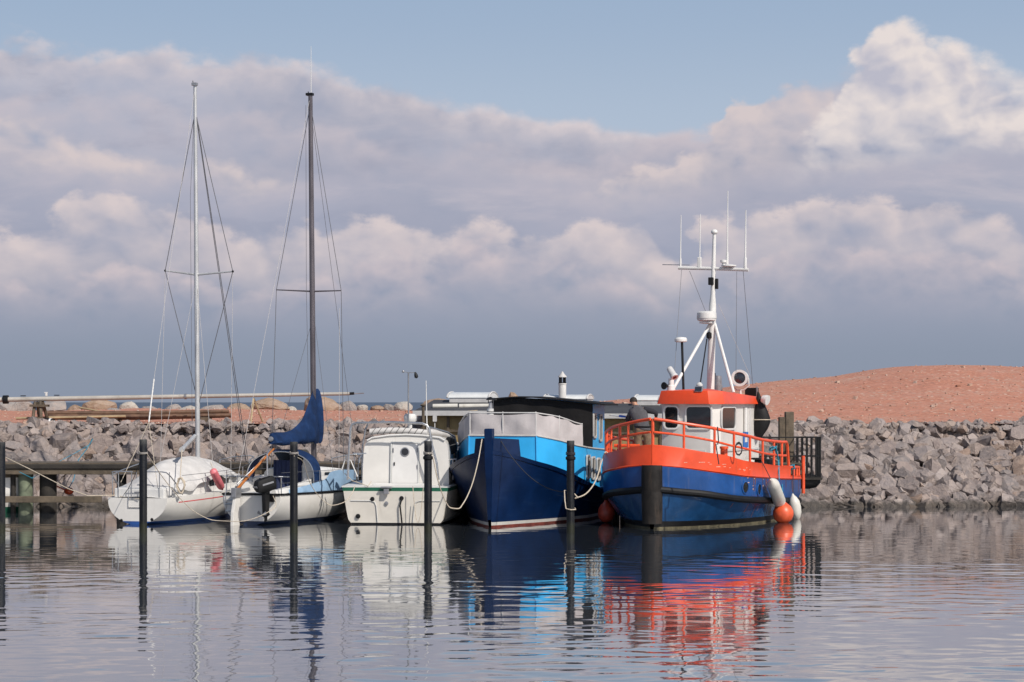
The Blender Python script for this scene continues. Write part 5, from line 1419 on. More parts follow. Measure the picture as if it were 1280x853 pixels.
# ------------------------------------------------------------------ orange and blue work boat
def boat_five():
    F = Frame(815, 661.5, 22)
    t = thing('work_boat', 'orange and blue work boat with white wheelhouse and tall white mast', 'work boat', F.o, -F.th, 'moored boats')
    L = 8.7
    bd = crv([(0, .10), (.25, .72), (.5, 1.12), (.8, 1.45), (1.2, 1.72), (1.7, 1.93), (2.4, 2.06), (4, 2.1), (6.5, 2.08), (7.8, 1.98), (8.4, 1.8), (8.7, 1.45)])
    bw = crv([(0, .05), (.5, .52), (1.0, .86), (2.0, 1.38), (3.0, 1.72), (4.5, 1.95), (6.5, 1.95), (7.8, 1.75), (8.7, 1.15)])
    zb = F.side(bd, [(819, 556), (850, 560), (880, 565.3), (905, 569), (930, 576), (956, 580), (980, 583.5)], L)
    zl = F.side(bd, [(819, 582.5), (850, 585), (879, 588.6), (905, 592), (930, 595.6), (956, 597.5), (980, 599), (1003, 599)], L)
    zr = F.side(lambda y: bd(y) + .06, [(819, 612), (850, 615), (880, 617.5), (905, 621), (930, 624), (970, 626), (1006, 626)], L)
    hd = lambda y: zb(y)
    def half(s, z):
        y = s * L; k = max(-.3, min(1.02, z / max(.3, zl(y))))
        if k < 0: return max(.003, bw(y) + k * .7)
        return max(.003, bw(y) + (bd(y) - bw(y)) * min(1, k / .62) ** .85)
    y0 = lambda z: .0 - .02 * max(0, z); y1 = lambda z: L
    s_of = lambda f: (lambda s: f(s * L))
    hull_band(MB(), half, y0, y1, lambda s: -.6, lambda s: .05, 60, 6, cap1=True).build('waterline_growth', M['weed'], t)
    hull_band(MB(), half, y0, y1, lambda s: .05, lambda s: .20 - .06 * s, 60, 2, cap1=True).build('boot_stripe', M['boot'], t)
    hull_band(MB(), half, y0, y1, lambda s: .20 - .06 * s, s_of(zr), 70, 8, cap1=True).build('lower_hull', M['lowblue'], t, 45)
    hull_band(MB(), half, y0, y1, s_of(zr), s_of(zl), 70, 8, cap1=True).build('hull', M['blue'], t, 45)
    # rub rail of black rubber
    for s in (-1, 1):
        MB().tube([(s * (half(i / 60, zr(i / 60 * L)) + .02), i / 60 * L - (.05 if i == 0 else 0), zr(i / 60 * L)) for i in range(61)], .095, 10).build('rub_rail', M['black'], t)
    MB().tube([(half(1, zr(L)) + .0, L + .02, zr(L)), (-half(1, zr(L)), L + .02, zr(L))], .095, 10).build('rub_rail', M['black'], t)
    # bulwark: full height to y=6, then low sill to the stern
    yk = 6.15
    def btop(y): return zb(y) if y < yk else zl(y) + .10
    for s in (-1, 1):
        ys = sorted(set([i * .1 for i in range(int(L * 10) + 1)] + [yk - .001, yk + .001, .03]))
        P = []
        for y in ys:
            b = bd(y) + .012 if y > 0 else 0.0
            P.append([(s * b, y - .015, zl(y) - .015), (s * (b + (.03 if y > 0 else 0)), y - .03, zl(y) + .02), (s * (b + .006), y - .015, zl(y) + .05), (s * (b + .004), y - .015, btop(y) - .03), (s * (b + .012), y, btop(y)), (s * max(.0, b - .07), y + .05, btop(y)), (s * max(.0, b - .07), y + .05, zl(y) - .1)])
        MB().grid(P).build('bulwark', M['orange'], t, 40)
    zk = lambda y: zl(y) - .02
    P = [[(k * (bd(y) - .02), y, zk(y)) for k in (-1, 0, 1)] for y in [.05 + i * .2 for i in range(44)]]
    MB().grid(P).build('deck', M['canvas'], t)
    # raised foredeck
    fd = 1.72
    MB().grid([[(k * (bd(y) - .08), y, fd - .06 * y) for k in (-1, 0, 1)] for y in [.15 + i * .15 for i in range(17)]]).build('foredeck', M['greywhite'], t)
    # stem fender: tall black D-section
    zt = F.hit(813, 582, y=-.2).z
    pr = [(-.27, .10), (-.275, -.05), (-.22, -.18), (-.12, -.24), (0, -.26), (.12, -.24), (.22, -.18), (.275, -.05), (.27, .10)]
    P = [[(a * k, b, z) for a, b in pr] for z, k in ((.14, .90), (.5, .96), (.95, 1), (1.0, .94), (1.03, 1), (1.5, 1), (zt - .03, 1), (zt, .95))]
    mb = MB().grid(P); n = len(pr); mb.f.append(tuple(range(n))); mb.f.append(tuple(range(len(mb.v) - n, len(mb.v)))); mb.build('stem_fender', M['stemrubber'], t, 40)
    # scraped paint and rust runs
    rr = random.Random(12); sc, ru = MB(), MB()
    def skin_patch(mb, y, z, dy, dz, s=1, o=.004):
        g_ = [[(s * (half((y + a * dy) / L, z + b * dz) + o), y + a * dy, z + b * dz) for b in (0, .5, 1)] for a in (0, .5, 1)]
        mb.grid(g_)
    for i in range(26):
        y = rr.uniform(.35, 4.5); z = zl(y) - rr.uniform(.04, .35)
        skin_patch(sc, y, z, rr.uniform(.03, .14), rr.uniform(.012, .03))
    for i in range(22):
        y = rr.uniform(.4, 8); h_ = rr.uniform(.10, .36); skin_patch(ru, y, zl(y) - .03 - h_, rr.uniform(.014, .034), h_)
    for i in range(14):
        y = rr.uniform(.5, 8); h_ = rr.uniform(.1, .35); skin_patch(ru, y, zr(y) - .12 - h_, rr.uniform(.015, .03), h_)
    ru.build('rust_runs', M['rust'], t, 0)
    so = sc
    for i in range(14):
        y = .25 + 1.9 * rr.random(); z = zl(y) + .12 + .12 * rr.random(); dy, dz = rr.uniform(.03, .12), rr.uniform(.008, .018)
        so.grid([[(bd(y + a * dy) + .019, y + a * dy - .015, z + b * dz) for b in (0, 1)] for a in (0, .5, 1)])
    sc.build('scraped_paint', M['scuff'], t, 0)
    # portholes
    for px, py in ((930, 609.5), (948, 612)):
        ys = [i / 100 for i in range(150, 870)]
        y = min(ys, key=lambda y: abs(F.px((half(y / L, .8), y, .9)) - px))
        q = F.w((bd(y), y, 0)); z = CAMZ - (py - HOR) * q.y / FPX
        n_ = Vector((half((y) / L, z) + .0, y, z)); d = Vector((half((y + .1) / L, z) - half((y - .1) / L, z), .2, 0)); nn = Vector((d.y, -d.x, 0)).normalized()
        pf = MB().lathe(n_ - nn * .01, [(.17, 0), (.175, .035), (.145, .045), (.145, .02)], 22, axis=nn).build('porthole', M['blue'], t)
        MB().lathe(n_, [(.14, .0), (.14, .022)], 20, axis=nn).build('pane', M['glass'], pf)
    # railings
    top = F.side(lambda y: bd(y) - .05, [(819, 524), (854, 529.7), (893, 536), (917, 541.4), (953, 550), (978, 553)], L)
    mid = F.side(lambda y: bd(y) - .05, [(819, 540.5), (854, 545), (893, 552), (917, 558), (953, 566.5), (978, 570)], L)
    yr = 5.9
    def rl(f, s, ya=0.0, yb=yr): return [(s * max(0, bd(y) - .05), y + .03, f(y)) for y in [ya + (yb - ya) * i / 40 for i in range(41)]]
    mb = MB()
    for s in (-1, 1):
        q = rl(top, s); e = Vector(q[-1])
        mb.tube(q + [e + Vector((0, .06, -.02)), e + Vector((0, .14, -.12)), e + Vector((.0, .30, top(yr) * 0 - (top(yr) - zb(yr)) * .98))], .042, 10)
        mb.tube(rl(mid, s), .032, 8)
    rail = mb.build('railing', M['orangerail'], t)
    def post_y(px): 
        ys = [i / 100 for i in range(0, 600)]; return min(ys, key=lambda y: abs(F.px((bd(y) - .05, y, 1.9)) - px))
    for px in (854, 893, 917, 937, 953, 967, 977):
        y = post_y(px)
        for s in (-1, 1):
            MB().tube([(s * (bd(y) - .05), y + .03, btop(y) - .02), (s * (bd(y) - .05), y + .03, top(y))], .034, 8).build('rail_post', M['orangerail'], rail)
    MB().tube([(0, .06, zb(0) - .05), (0, .06, top(0))], .042, 8).build('rail_post', M['orangerail'], rail)
    for y in (.5, 1.3, 1.75):
        MB().tube([(-(bd(y) - .05), y + .03, zb(y) - .02), (-(bd(y) - .05), y + .03, top(y))], .04, 8).build('rail_post', M['orangerail'], rail)
    # low stern rail and thick corner posts
    mb = MB(); h = .34
    for s in (-1, 1):
        q = [(s * (bd(y) - .05), y, zl(y) + h) for y in [6.35, 7, 7.6, 8.1, 8.45]]
        mb.tube(q, .04, 8)
        for y in (6.35, 6.9, 7.4, 7.9): mb.tube([(s * (bd(y) - .05), y, zl(y)), (s * (bd(y) - .05), y, zl(y) + h)], .035, 8)
    mb.tube([(bd(8.45) - .05, 8.45, zl(8.4) + h), (-bd(8.45) + .05, 8.45, zl(8.4) + h)], .04, 8)
    mb.build('stern_rail', M['orangerail'], t)
    for s in (-1, 1):
        q0, q1 = F.hit(1003.3, 570, x=1.86), F.hit(1003.3, 617, x=1.86)
        MB().tube([(s * 1.88, q0.y, q1.z), (s * 1.88, q0.y, q0.z)], .05, 10).build('corner_post', M['orangerail'], t)
    # ---- wheelhouse
    ya, yb, c = 3.3, 7.45, .83
    zw = F.hit(850, 504.5, y=ya).z; z0 = 1.1
    pl = [(-c, ya + .12), (-c * .55, ya), (c * .72, ya), (c, ya + .22), (c, yb), (-c, yb)]
    P = [[(x, y, z) for x, y in pl] for z in (z0, zw)]
    wh = MB().grid(P, wrap=True); wh.f.append(tuple(range(5, -1, -1))); wh.f.append(tuple(6 + i for i in range(6)))
    wh = wh.build('wheelhouse', M['white'], t, 20)
    # visor roof: wide below, narrower above
    zt = F.hit(860, 488.5, y=ya - .2).z
    lo = [(-c - .10, ya - .02), (-c * .45, ya - .22), (c * .75, ya - .22), (c + .13, ya + .15), (c + .13, yb + .10), (-c - .10, yb + .10)]
    hi = [(x * .90, y + (.08 if y < 5 else -.08)) for x, y in lo]
    zt2 = lambda y: zt - (.04 * max(0, (y - ya)))
    mb = MB().grid([[(x * .9, y + (.1 if y < 5 else -.1), zw + .03) for x, y in lo], [(x, y, zw - .02) for x, y in lo], [(x, y, zt2(y)) for x, y in hi], [(x * .3, y * .4 + 3.2, zt2(y) + .06) for x, y in hi]], wrap=True)
    mb.f.append(tuple(len(mb.v) - 6 + i for i in range(6))); mb.f.append(tuple(range(5, -1, -1)))
    roof = mb.build('roof', M['orange'], t, 25, bevel=.012)
    # windows: two on the front, the rest along the side
    def fr(px0, px1, py0, py1, yy, nm='window'):
        a, b = F.hit(px0, py1, y=yy), F.hit(px1, py0, y=yy)
        return window(((a.x + b.x) / 2, yy, (a.z + b.z) / 2), (1, 0, 0), (0, 0, 1), b.x - a.x, b.z - a.z, .09, .045, wh, M['whitepaint'], M['glass'], nm)
    fr(858.5, 889, 509, 535, ya)
    a, b = Vector((-c, ya + .12, 0)), Vector((-c * .55, ya, 0))
    fr(832, 847.5, 509, 535, ya) if False else None
    q0, q1 = F.hit(832, 535, y=ya + .03), F.hit(847.5, 509, y=ya)
    window(((q0.x + q1.x) / 2, ya + .0, (q0.z + q1.z) / 2), (1, 0, 0), (0, 0, 1), q1.x - q0.x, q1.z - q0.z, .09, .045, wh, M['whitepaint'], M['glass'])
    for px0, px1, py0, py1 in ((900, 919.5, 510, 536),):
        a, b = F.hit(px0, py1, x=c), F.hit(px1, py0, x=c)
        window((c, (a.y + b.y) / 2, (a.z + b.z) / 2), (0, 1, 0), (0, 0, 1), min(1.35, b.y - a.y), b.z - a.z, .12, .05, wh, M['whitepaint'], M['glass'])
    # left side windows, seen only from the other side
    for y in (4.2, 5.5): window((-c, y, zw - .5), (0, -1, 0), (0, 0, 1), .8, .55, .1, .05, wh, M['whitepaint'], M['glass'])
    # belt moulding, side door strip, vertical pipe, blue notice
    a = F.hit(900, 564, x=c); MB().box((c + .015, (ya + yb) / 2 + .1, a.z), (.03, yb - ya - .3, .05)).box((0, ya - .015, a.z), (c * 1.1, .03, .05)).build('belt_moulding', M['greywhite'], wh, 0)
    a, b = F.hit(932, 540, x=c + .06), F.hit(932, 510, x=c + .06)
    MB().tube([a, b], .05, 10).build('vertical_pipe', M['whitepaint'], wh)
    a, b = F.hit(937.2, 590, x=c + .01), F.hit(937.2, 510, x=c + .01)
    MB().box((c + .012, a.y, (a.z + b.z) / 2), (.024, .05, b.z - a.z)).build('door_edge', M['gutter'], wh, 0)
    a, b = F.hit(930, 560, x=c + .05), F.hit(936, 540, x=c + .05)
    MB().box((c + .03, (a.y + b.y) / 2, (a.z + b.z) / 2), (.03, abs(b.y - a.y) * .9, b.z - a.z)).build('blue_panel', M['sign'], wh, 0)
    MB().box((c + .048, (a.y + b.y) / 2 - .02, (a.z + b.z) / 2), (.008, abs(b.y - a.y) * .5, (b.z - a.z) * .3)).build('panel_mark', M['whitepaint'], wh, 0)
    # foredeck hatch and vents beside the wheelhouse front
    a = F.hit(835, 556, y=2.9); MB().box((a.x, 2.6, 1.86), (.9, .5, .14)).build('hatch', M['whitepaint'], t, 0, bevel=.03)
    a = F.hit(905, 568, x=1.35); MB().lathe((1.35, a.y, a.z - .35), [(.10, 0), (.10, .5), (.12, .5), (.12, .56)], 12).build('bollard', M['orangerail'], t)
    a = F.hit(775, 560, x=-1.35); 
    MB().tube([(-1.55, 1.9, 1.55), (-1.55, 1.9, 2.15)], .06, 8).tube([(-1.15, 2.0, 1.55), (-1.15, 2.0, 2.15)], .06, 8).tube([(-1.7, 1.9, 2.12), (-1.0, 2.0, 2.12)], .05, 8).build('mooring_bitts', M['orangerail'], t)
    MB().lathe((-1.6, 1.95, 1.85), [(.2, 0), (.2, .04), (.1, .05), (.1, .35), (.2, .36), (.2, .40)], 16, axis=(1, 0, 0)).build('winch', M['boot'], t)
    # ---- mast on the wheelhouse roof
    my = 5.95; rz = zt2(my) + .03
    b0 = F.hit(888, 489, y=my); b0.z = rz; b1 = F.hit(893, 292, y=my)
    mast = MB().tube([b0, b0.lerp(b1, .55), b0.lerp(b1, .62), b1], [.115, .105, .07, .05], 12).build('mast', M['whitepaint'], t)
    MB().ball(b1 + Vector((0, 0, .04)), .10, .8, 12, 8).build('masthead_dome', M['whitepaint'], mast)
    mp = lambda py: b0.lerp(b1, (F.hit(890, py, y=my).z - b0.z) / (b1.z - b0.z))
    g = lambda px, py, y=my: F.hit(px, py, y=y)
    MB().tube([mp(405) + Vector((-.05, -.03, 0)), F.hit(840.5, 488, y=3.9)], .045, 8).build('mast_leg', M['whitepaint'], mast)
    MB().tube([mp(405) + Vector((.08, 0, 0)), F.hit(917, 491, x=.72)], .045, 8).build('mast_leg', M['whitepaint'], mast)
    c_ = g(886.5, 403); c_.y -= .25
    rd = MB().lathe(c_ + Vector((0, 0, .02)), [(.20, 0), (.27, .03), (.285, .12), (.275, .24), (.22, .28), (.01, .29)], 24).build('radar_dome', M['whitepaint'], mast)
    MB().lathe(c_ + Vector((0, 0, .10)), [(.29, 0), (.29, .015)], 24).build('radar_band', M['greywhite'], rd)
    MB().box(c_ + Vector((0, .1, -.02)), (.35, .5, .05)).build('radar_bracket', M['whitepaint'], mast, 0)
    ct = mp(336)
    yl, yr_ = g(848, 335), g(935.5, 337.5)
    yard = MB().tube([yl, ct, yr_], .05, 10).build('crosstree', M['whitepaint'], mast)
    MB().tube([g(828, 331), g(862, 331.5)], .012, 6).build('side_aerial', M['chrome'], yard)
    for px, y0_, y1_, ra, nm in ((850.5, 336, 269, .017, 'whip_aerial'), (874.5, 336, 268, .017, 'whip_aerial'), (909, 333, 239, .02, 'whip_aerial'), (931.5, 336, 263, .024, 'whip_aerial')):
        q0, q1 = g(px, y0_), g(px + .8, y1_)
        MB().tube([q0, q0.lerp(q1, .18), q0.lerp(q1, .2), q1], [ra * 1.9, ra * 1.7, ra, ra * .6], 8).build(nm, M['whitepaint'], yard)
    MB().box(g(874.3, 329), (.11, .09, .34)).build('aerial_box', M['whitepaint'], yard, 0, bevel=.02)
    MB().lathe(g(911, 334.5), [(.10, 0), (.22, .03), (.22, .06), (.08, .09)], 16).build('aerial_plate', M['whitepaint'], yard)
    MB().lathe(g(904.5, 333), [(.05, 0), (.05, .1), (.1, .11), (.1, .17), (.02, .19)], 12).build('gps_head', M['whitepaint'], yard)
    MB().box(g(890, 352) + Vector((0, -.1, 0)), (.14, .14, .22)).box(g(896, 355), (.08, .1, .3)).build('signal_lamp', M['boot'], mast, 0, bevel=.02)
    MB().lathe(g(888, 424) + Vector((0, -.14, 0)), [(.02, 0), (.08, .03), (.08, .16), (.03, .2)], 12).build('masthead_lamp', M['boot'], mast)
    MB().tube([g(887, 424) + Vector((-.05, -.1, 0)), F.hit(875, 482, y=4.3)], .02, 6).build('cable', M['boot'], mast)
    wires(mast, [('stay', [g(852, 338), F.hit(843, 468, y=4.0)]), ('stay', [g(862, 339), g(883, 392)]), ('stay', [g(929, 339), F.hit(941, 482, x=.8)]), ('stay', [g(921, 340), F.hit(920, 470, x=.7)])], 'wire', .007)
    wires(mast, [('stay', [g(898, 380), F.hit(941, 478, x=.8)])], 'palewire', .006)
    # things on the roof
    q = F.hit(854.5, 490, y=4.4)
    gp = MB().tube([(q.x, 4.4, rz), F.hit(852.5, 428, y=4.4)], .035, 8).build('antenna_pole', M['boot'], roof)
    MB().lathe(F.hit(851, 428, y=4.4), [(.12, 0), (.175, .02), (.18, .08), (.15, .13), (.01, .15)], 18).build('antenna_dome', M['whitepaint'], gp)
    q = F.hit(839, 490, y=3.75); s0 = Vector((q.x, 3.75, zt)); 
    sl = MB().lathe(s0, [(.12, -.02), (.10, .14), (.08, .16), (.08, .34)], 14).build('searchlight_post', M['whitepaint'], roof)
    e = F.hit(840.5, 467, y=3.75)
    ld = Vector((.5, -.35, -.65)).normalized()
    MB().lathe(e - ld * .22, [(.06, 0), (.085, .03), (.095, .30), (.11, .32), (.11, .38)], 16, axis=ld).build('searchlight', M['gutter'], sl)
    MB().lathe(e - ld * .22, [(.10, .375), (.02, .385)], 16, axis=ld).build('lens', M['lens'], sl)
    e = F.hit(831, 482.5, y=3.6)
    MB().lathe(e + Vector((.1, .25, 0)), [(.02, 0), (.03, .1), (.05, .2), (.105, .30), (.105, .31)], 16, axis=(-.4, -1, 0)).build('horn', M['boot'], roof)
    MB().tube([e + Vector((.08, .12, 0)), (s0.x, 3.75, zt + .1)], .025, 6).build('horn_arm', M['chrome'], roof)
    e = F.hit(873, 489, y=ya - .16)
    fl = MB().prism(on(e + Vector((0, .0, .06)), (1, 0, 0), (0, .25, 1), rrect(.22, .16, .02)), (0, .12, 0)).build('floodlight', M['chrome'], roof, 0, bevel=.01)
    MB().prism(on(e + Vector((0, -.005, .06)), (1, 0, 0), (0, .25, 1), rrect(.18, .11, .01)), (0, -.01, .0)).build('lens', M['lens'], fl, 0)
    MB().lathe(e + Vector((0, .1, .14)), [(.09, 0), (.09, .04), (.04, .10)], 12).build('hood', M['gutter'], fl)
    e = F.hit(897.5, 489, y=6.5)
    MB().lathe((e.x, 6.5, rz - .1), [(.13, 0), (.13, .35), (.115, .36), (.10, .62), (.07, .63), (.07, .50)], 16).build('exhaust_stack', M['chrome'], roof)
    MB().lathe((e.x - .12, 6.5, rz - .1), [(.05, 0), (.05, .7)], 10).build('vent_pipe', M['boot'], roof)
    # big white searchlight
    e = F.hit(925.5, 473, x=.62)
    ld = (F.I @ Vector((-.25, -1, .02))).normalized()
    bl = MB().lathe(e, [(.10, -.30), (.19, -.26), (.225, -.18), (.225, .16), (.24, .17), (.24, .21), (.17, .21), (.16, .15)], 26, axis=ld).build('big_searchlight', M['whitepaint'], roof)
    MB().lathe(e, [(.165, .12), (.165, .165), (.08, .19), (.01, .195)], 24, axis=ld).build('lens', M['lens'], bl)
    yk_ = MB().tube([e + Vector((.24, 0, 0)), e + Vector((.25, 0, -.22)), e + Vector((.1, 0, -.34)), e + Vector((-.1, 0, -.34)), e + Vector((-.25, 0, -.22)), e + Vector((-.24, 0, 0))], .02, 6).tube([e + Vector((0, 0, -.34)), (e.x, e.y, rz - .1)], .035, 8)
    yk_.build('yoke', M['whitepaint'], bl)
    a, b = F.hit(935, 495.5, x=.55), F.hit(947, 485, x=.75)
    yy = F.hit(941, 490, x=.65).y
    bx = MB().box((.62, yy, (a.z + b.z) / 2), (.34, .30, b.z - a.z)).build('equipment_box', M['boot'], roof, 0, bevel=.015)
    MB().box((.62, yy, a.z - .04), (.42, .38, .04)).box((.80, yy - .1, a.z + .08), (.04, .04, .4)).build('box_shelf', M['chrome'], bx, 0)
    e = F.hit(956, 499.5, x=1.15)
    MB().lathe(e, [(.01, -.12), (.10, -.08), (.14, .03), (.145, .10)], 16, axis=F.I @ Vector((.75, -.5, -.25))).tube([e, e + Vector((-.12, .05, .02)), (c, e.y + .3, zw + .05)], .012, 6).build('deck_lamp', M['whitepaint'], roof)
    # clutter on the aft deck
    a = F.hit(943, 566, x=.9)
    MB().lathe((1.2, 5.0, 1.35), [(.16, 0), (.17, .05), (.17, .3), (.12, .34)], 14).build('deck_drum', M['rubberwhite'], t)
    MB().lathe((1.15, 6.2, 1.15), [(.25, 0), (.25, .45), (.1, .46), (.1, .5), (.25, .51), (.25, .56)], 16).build('capstan', M['boot'], t)
    MB().box((.3, 8.0, 1.35), (1.6, .5, .55)).build('stern_locker', M['boot'], t, 0, bevel=.03)
    return F, bd, zb, zl, zr, half, L
F5, bd5, zb5, zl5, zr5, half5, L5 = boat_five()

# ------------------------------------------------------------------ fenders and buoys
def fenders():
    F = F5
    def lanyard(t, o, top, m='darkrope', r=.012): MB().tube([(0, 0, 0), Vector(top) - o], r, 5).build('lanyard', M[m], t)
    yy = 5.05
    a, b = F.hit(964.5, 601, x=2.36), F.hit(975.5, 630, x=2.34)
    o = F.w(a); d = F.w(b) - o; L = d.length
    t = thing('fender', 'grey white sausage fender hanging on the orange boat above the orange buoy', 'fender', o, 0, 'fenders')
    r = .175
    MB().lathe((0, 0, 0), [(.03, -.06), (.06, -.02), (.10, .03), (r * .9, .13), (r, .22), (r, L - .16), (r * .85, L - .05), (.06, L + .02)], 18, axis=d).build('body', M['rubberwhite'], t)
    lanyard(t, o, F.w((bd5(a.y), a.y, zb5(5.4) + .2)))
    c = F.hit(979, 644, x=2.42); c.z = .27
    o = F.w(c); t = thing('buoy', 'round orange buoy floating under the hanging fender of the orange boat', 'buoy', o, 0, 'fenders')
    MB().lathe((0, 0, -.30), [(.02, 0), (.14, .03), (.24, .11), (.285, .24), (.28, .35), (.22, .47), (.12, .55), (.06, .60), (.05, .68), (.02, .69)], 22).build('body', M['fenderorange'], t)
    lanyard(t, o, F.w((bd5(5.3), 5.3, 1.0)), 'bluerope', .014)
    a = F.hit(991.5, 629, x=2.25); o = F.w((a.x, a.y, .62)); t = thing('fender', 'white pear shaped fender at the stern of the orange boat', 'fender', o, 0, 'fenders')
    d = Vector((.12, 0, -.62)); L = d.length
    MB().lathe((0, 0, 0), [(.02, -.1), (.05, -.04), (.10, .02), (.155, .14), (.165, .3), (.15, .46), (.09, .6), (.03, L + .02)], 18, axis=d).build('body', M['rubberwhite'], t)
    lanyard(t, o, F.w((bd5(6.6), 6.6, zl5(6.6) + .3)))
    c = F.hit(758, 640, y=2.2); c.z = .30; o = F.w(c)
    t = thing('buoy', 'dark red buoy in the shade between the blue and the orange boat', 'buoy', o, 0, 'fenders')
    MB().lathe((0, 0, -.30), [(.02, 0), (.12, .03), (.2, .11), (.235, .24), (.22, .38), (.15, .5), (.07, .58), (.05, .66), (.02, .67)], 20).build('body', M['fenderred'], t)
    lanyard(t, o, o + Vector((.1, .05, .9)))
    # covered black buoy hung at the wheelhouse corner
    tp, bt = F.hit(948.5, 490, x=1.0), F.hit(951, 548, x=1.0)
    o = F.w(tp); t = thing('covered_bag', 'tall black covered bag lashed to the aft corner of the wheelhouse', 'bag', o, 0)
    H = tp.z - bt.z; P = []
    for z, w, x in ((0, .02, 0), (.12, .07, .02), (.26, .13, .05), (.42, .20, .09), (.56, .24, .12), (.66, .24, .12), (.80, .20, .07), (.92, .13, .03), (1, .08, .01)):
        P.append([(x + w * math.cos(k * math.pi / 7) * (1 + .05 * math.sin(k * 2.3 + z * 9)), .16 + w * .6 * math.sin(k * math.pi / 7), -z * H) for k in range(14)])
    mb = MB().grid(P, wrap=True); mb.f.append(tuple(range(14))); mb.f.append(tuple(len(mb.v) - 14 + i for i in range(14))); mb.build('cover', M['black'], t, 60)
    MB().tube([(.09 + .26 * math.cos(i * .449), .16 + .16 * math.sin(i * .449), -.60 * H) for i in range(14)], .014, 5, closed=True).build('strap', M['ropem'], t)
fenders()

# blue rope hitched on the railing of the orange boat
def blue_hitch():
    F = F5
    a = F.w(F.hit(966, 561, x=2.02)); b = F.w(F.hit(973, 575, x=2.06)); c = F.w(F.hit(974, 600, x=2.2))
    tag(MB().tube([a, a + Vector((.06, -.05, .05)), b, c], [.03, .035, .025, .016], 6).tube([a + Vector((.1 * math.cos(i), -.05 + .05 * math.sin(i), .06 * math.sin(i * 1.3))) for i in range(14)], .02, 5).build('rope_hitch', M['bluerope']), 'teal rope hitched round the rail above the grey white fender', 'rope', 'rope hitches on the orange boat')
    d = F.w(F.hit(989.5, 584, x=2.0))
    tag(MB().tube([d + Vector((.08 * math.cos(i * 1.1), -.04 + .05 * math.sin(i), .07 * math.sin(i * 1.7))) for i in range(16)], .022, 5).build('rope_hitch', M['bluerope']), 'small teal rope knot on the low stern rail of the orange boat', 'rope', 'rope hitches on the orange boat')
    e = F.w(F.hit(923, 560, x=1.98))
    tag(MB().tube([e + Vector((.09 * math.cos(i * .7), -.05, .16 * math.sin(i * .7) - .02 * i / 8)) for i in range(22)], .014, 5).build('rope_hitch', M['darkrope']), 'dark rope coil hanging on the rail in front of the wheelhouse door', 'rope', 'rope hitches on the orange boat')
    f = F.w(F.hit(897, 556, x=2.0))
    tag(MB().tube([f + Vector((0, 0, .45)), f + Vector((.02, -.03, .1)), f, f + Vector((-.05, -.04, .02)), f + Vector((.03, -.02, -.5))], .016, 5).build('rope_hitch', M['darkrope']), 'thin dark line tied to the rail beside the side window', 'rope', 'rope hitches on the orange boat')
blue_hitch()

# ------------------------------------------------------------------ man on the foredeck, back to the camera
def skin_body(name, verts, edges, radii, m, parent, sub=2, root=0):
    me = bpy.data.meshes.new(name); me.from_pydata([tuple(v) for v in verts], edges, [])
    o = bpy.data.objects.new(name, me); COL.objects.link(o)
    sk = o.modifiers.new('skin', 'SKIN'); sk.use_smooth_shade = True
    sd_ = me.skin_vertices[0].data
    for i, r in enumerate(radii): sd_[i].radius = (r, r) if not isinstance(r, tuple) else r
    sd_[root].use_root = True
    ss = o.modifiers.new('sub', 'SUBSURF'); ss.levels = sub; ss.render_levels = sub
    dg = bpy.context.evaluated_depsgraph_get(); ev = o.evaluated_get(dg)
    nm = bpy.data.meshes.new_from_object(ev); o.modifiers.clear(); o.data = nm
    nm.name = name; nm.shade_smooth(); nm.materials.clear(); nm.materials.append(m)
    o.parent = parent
    return o

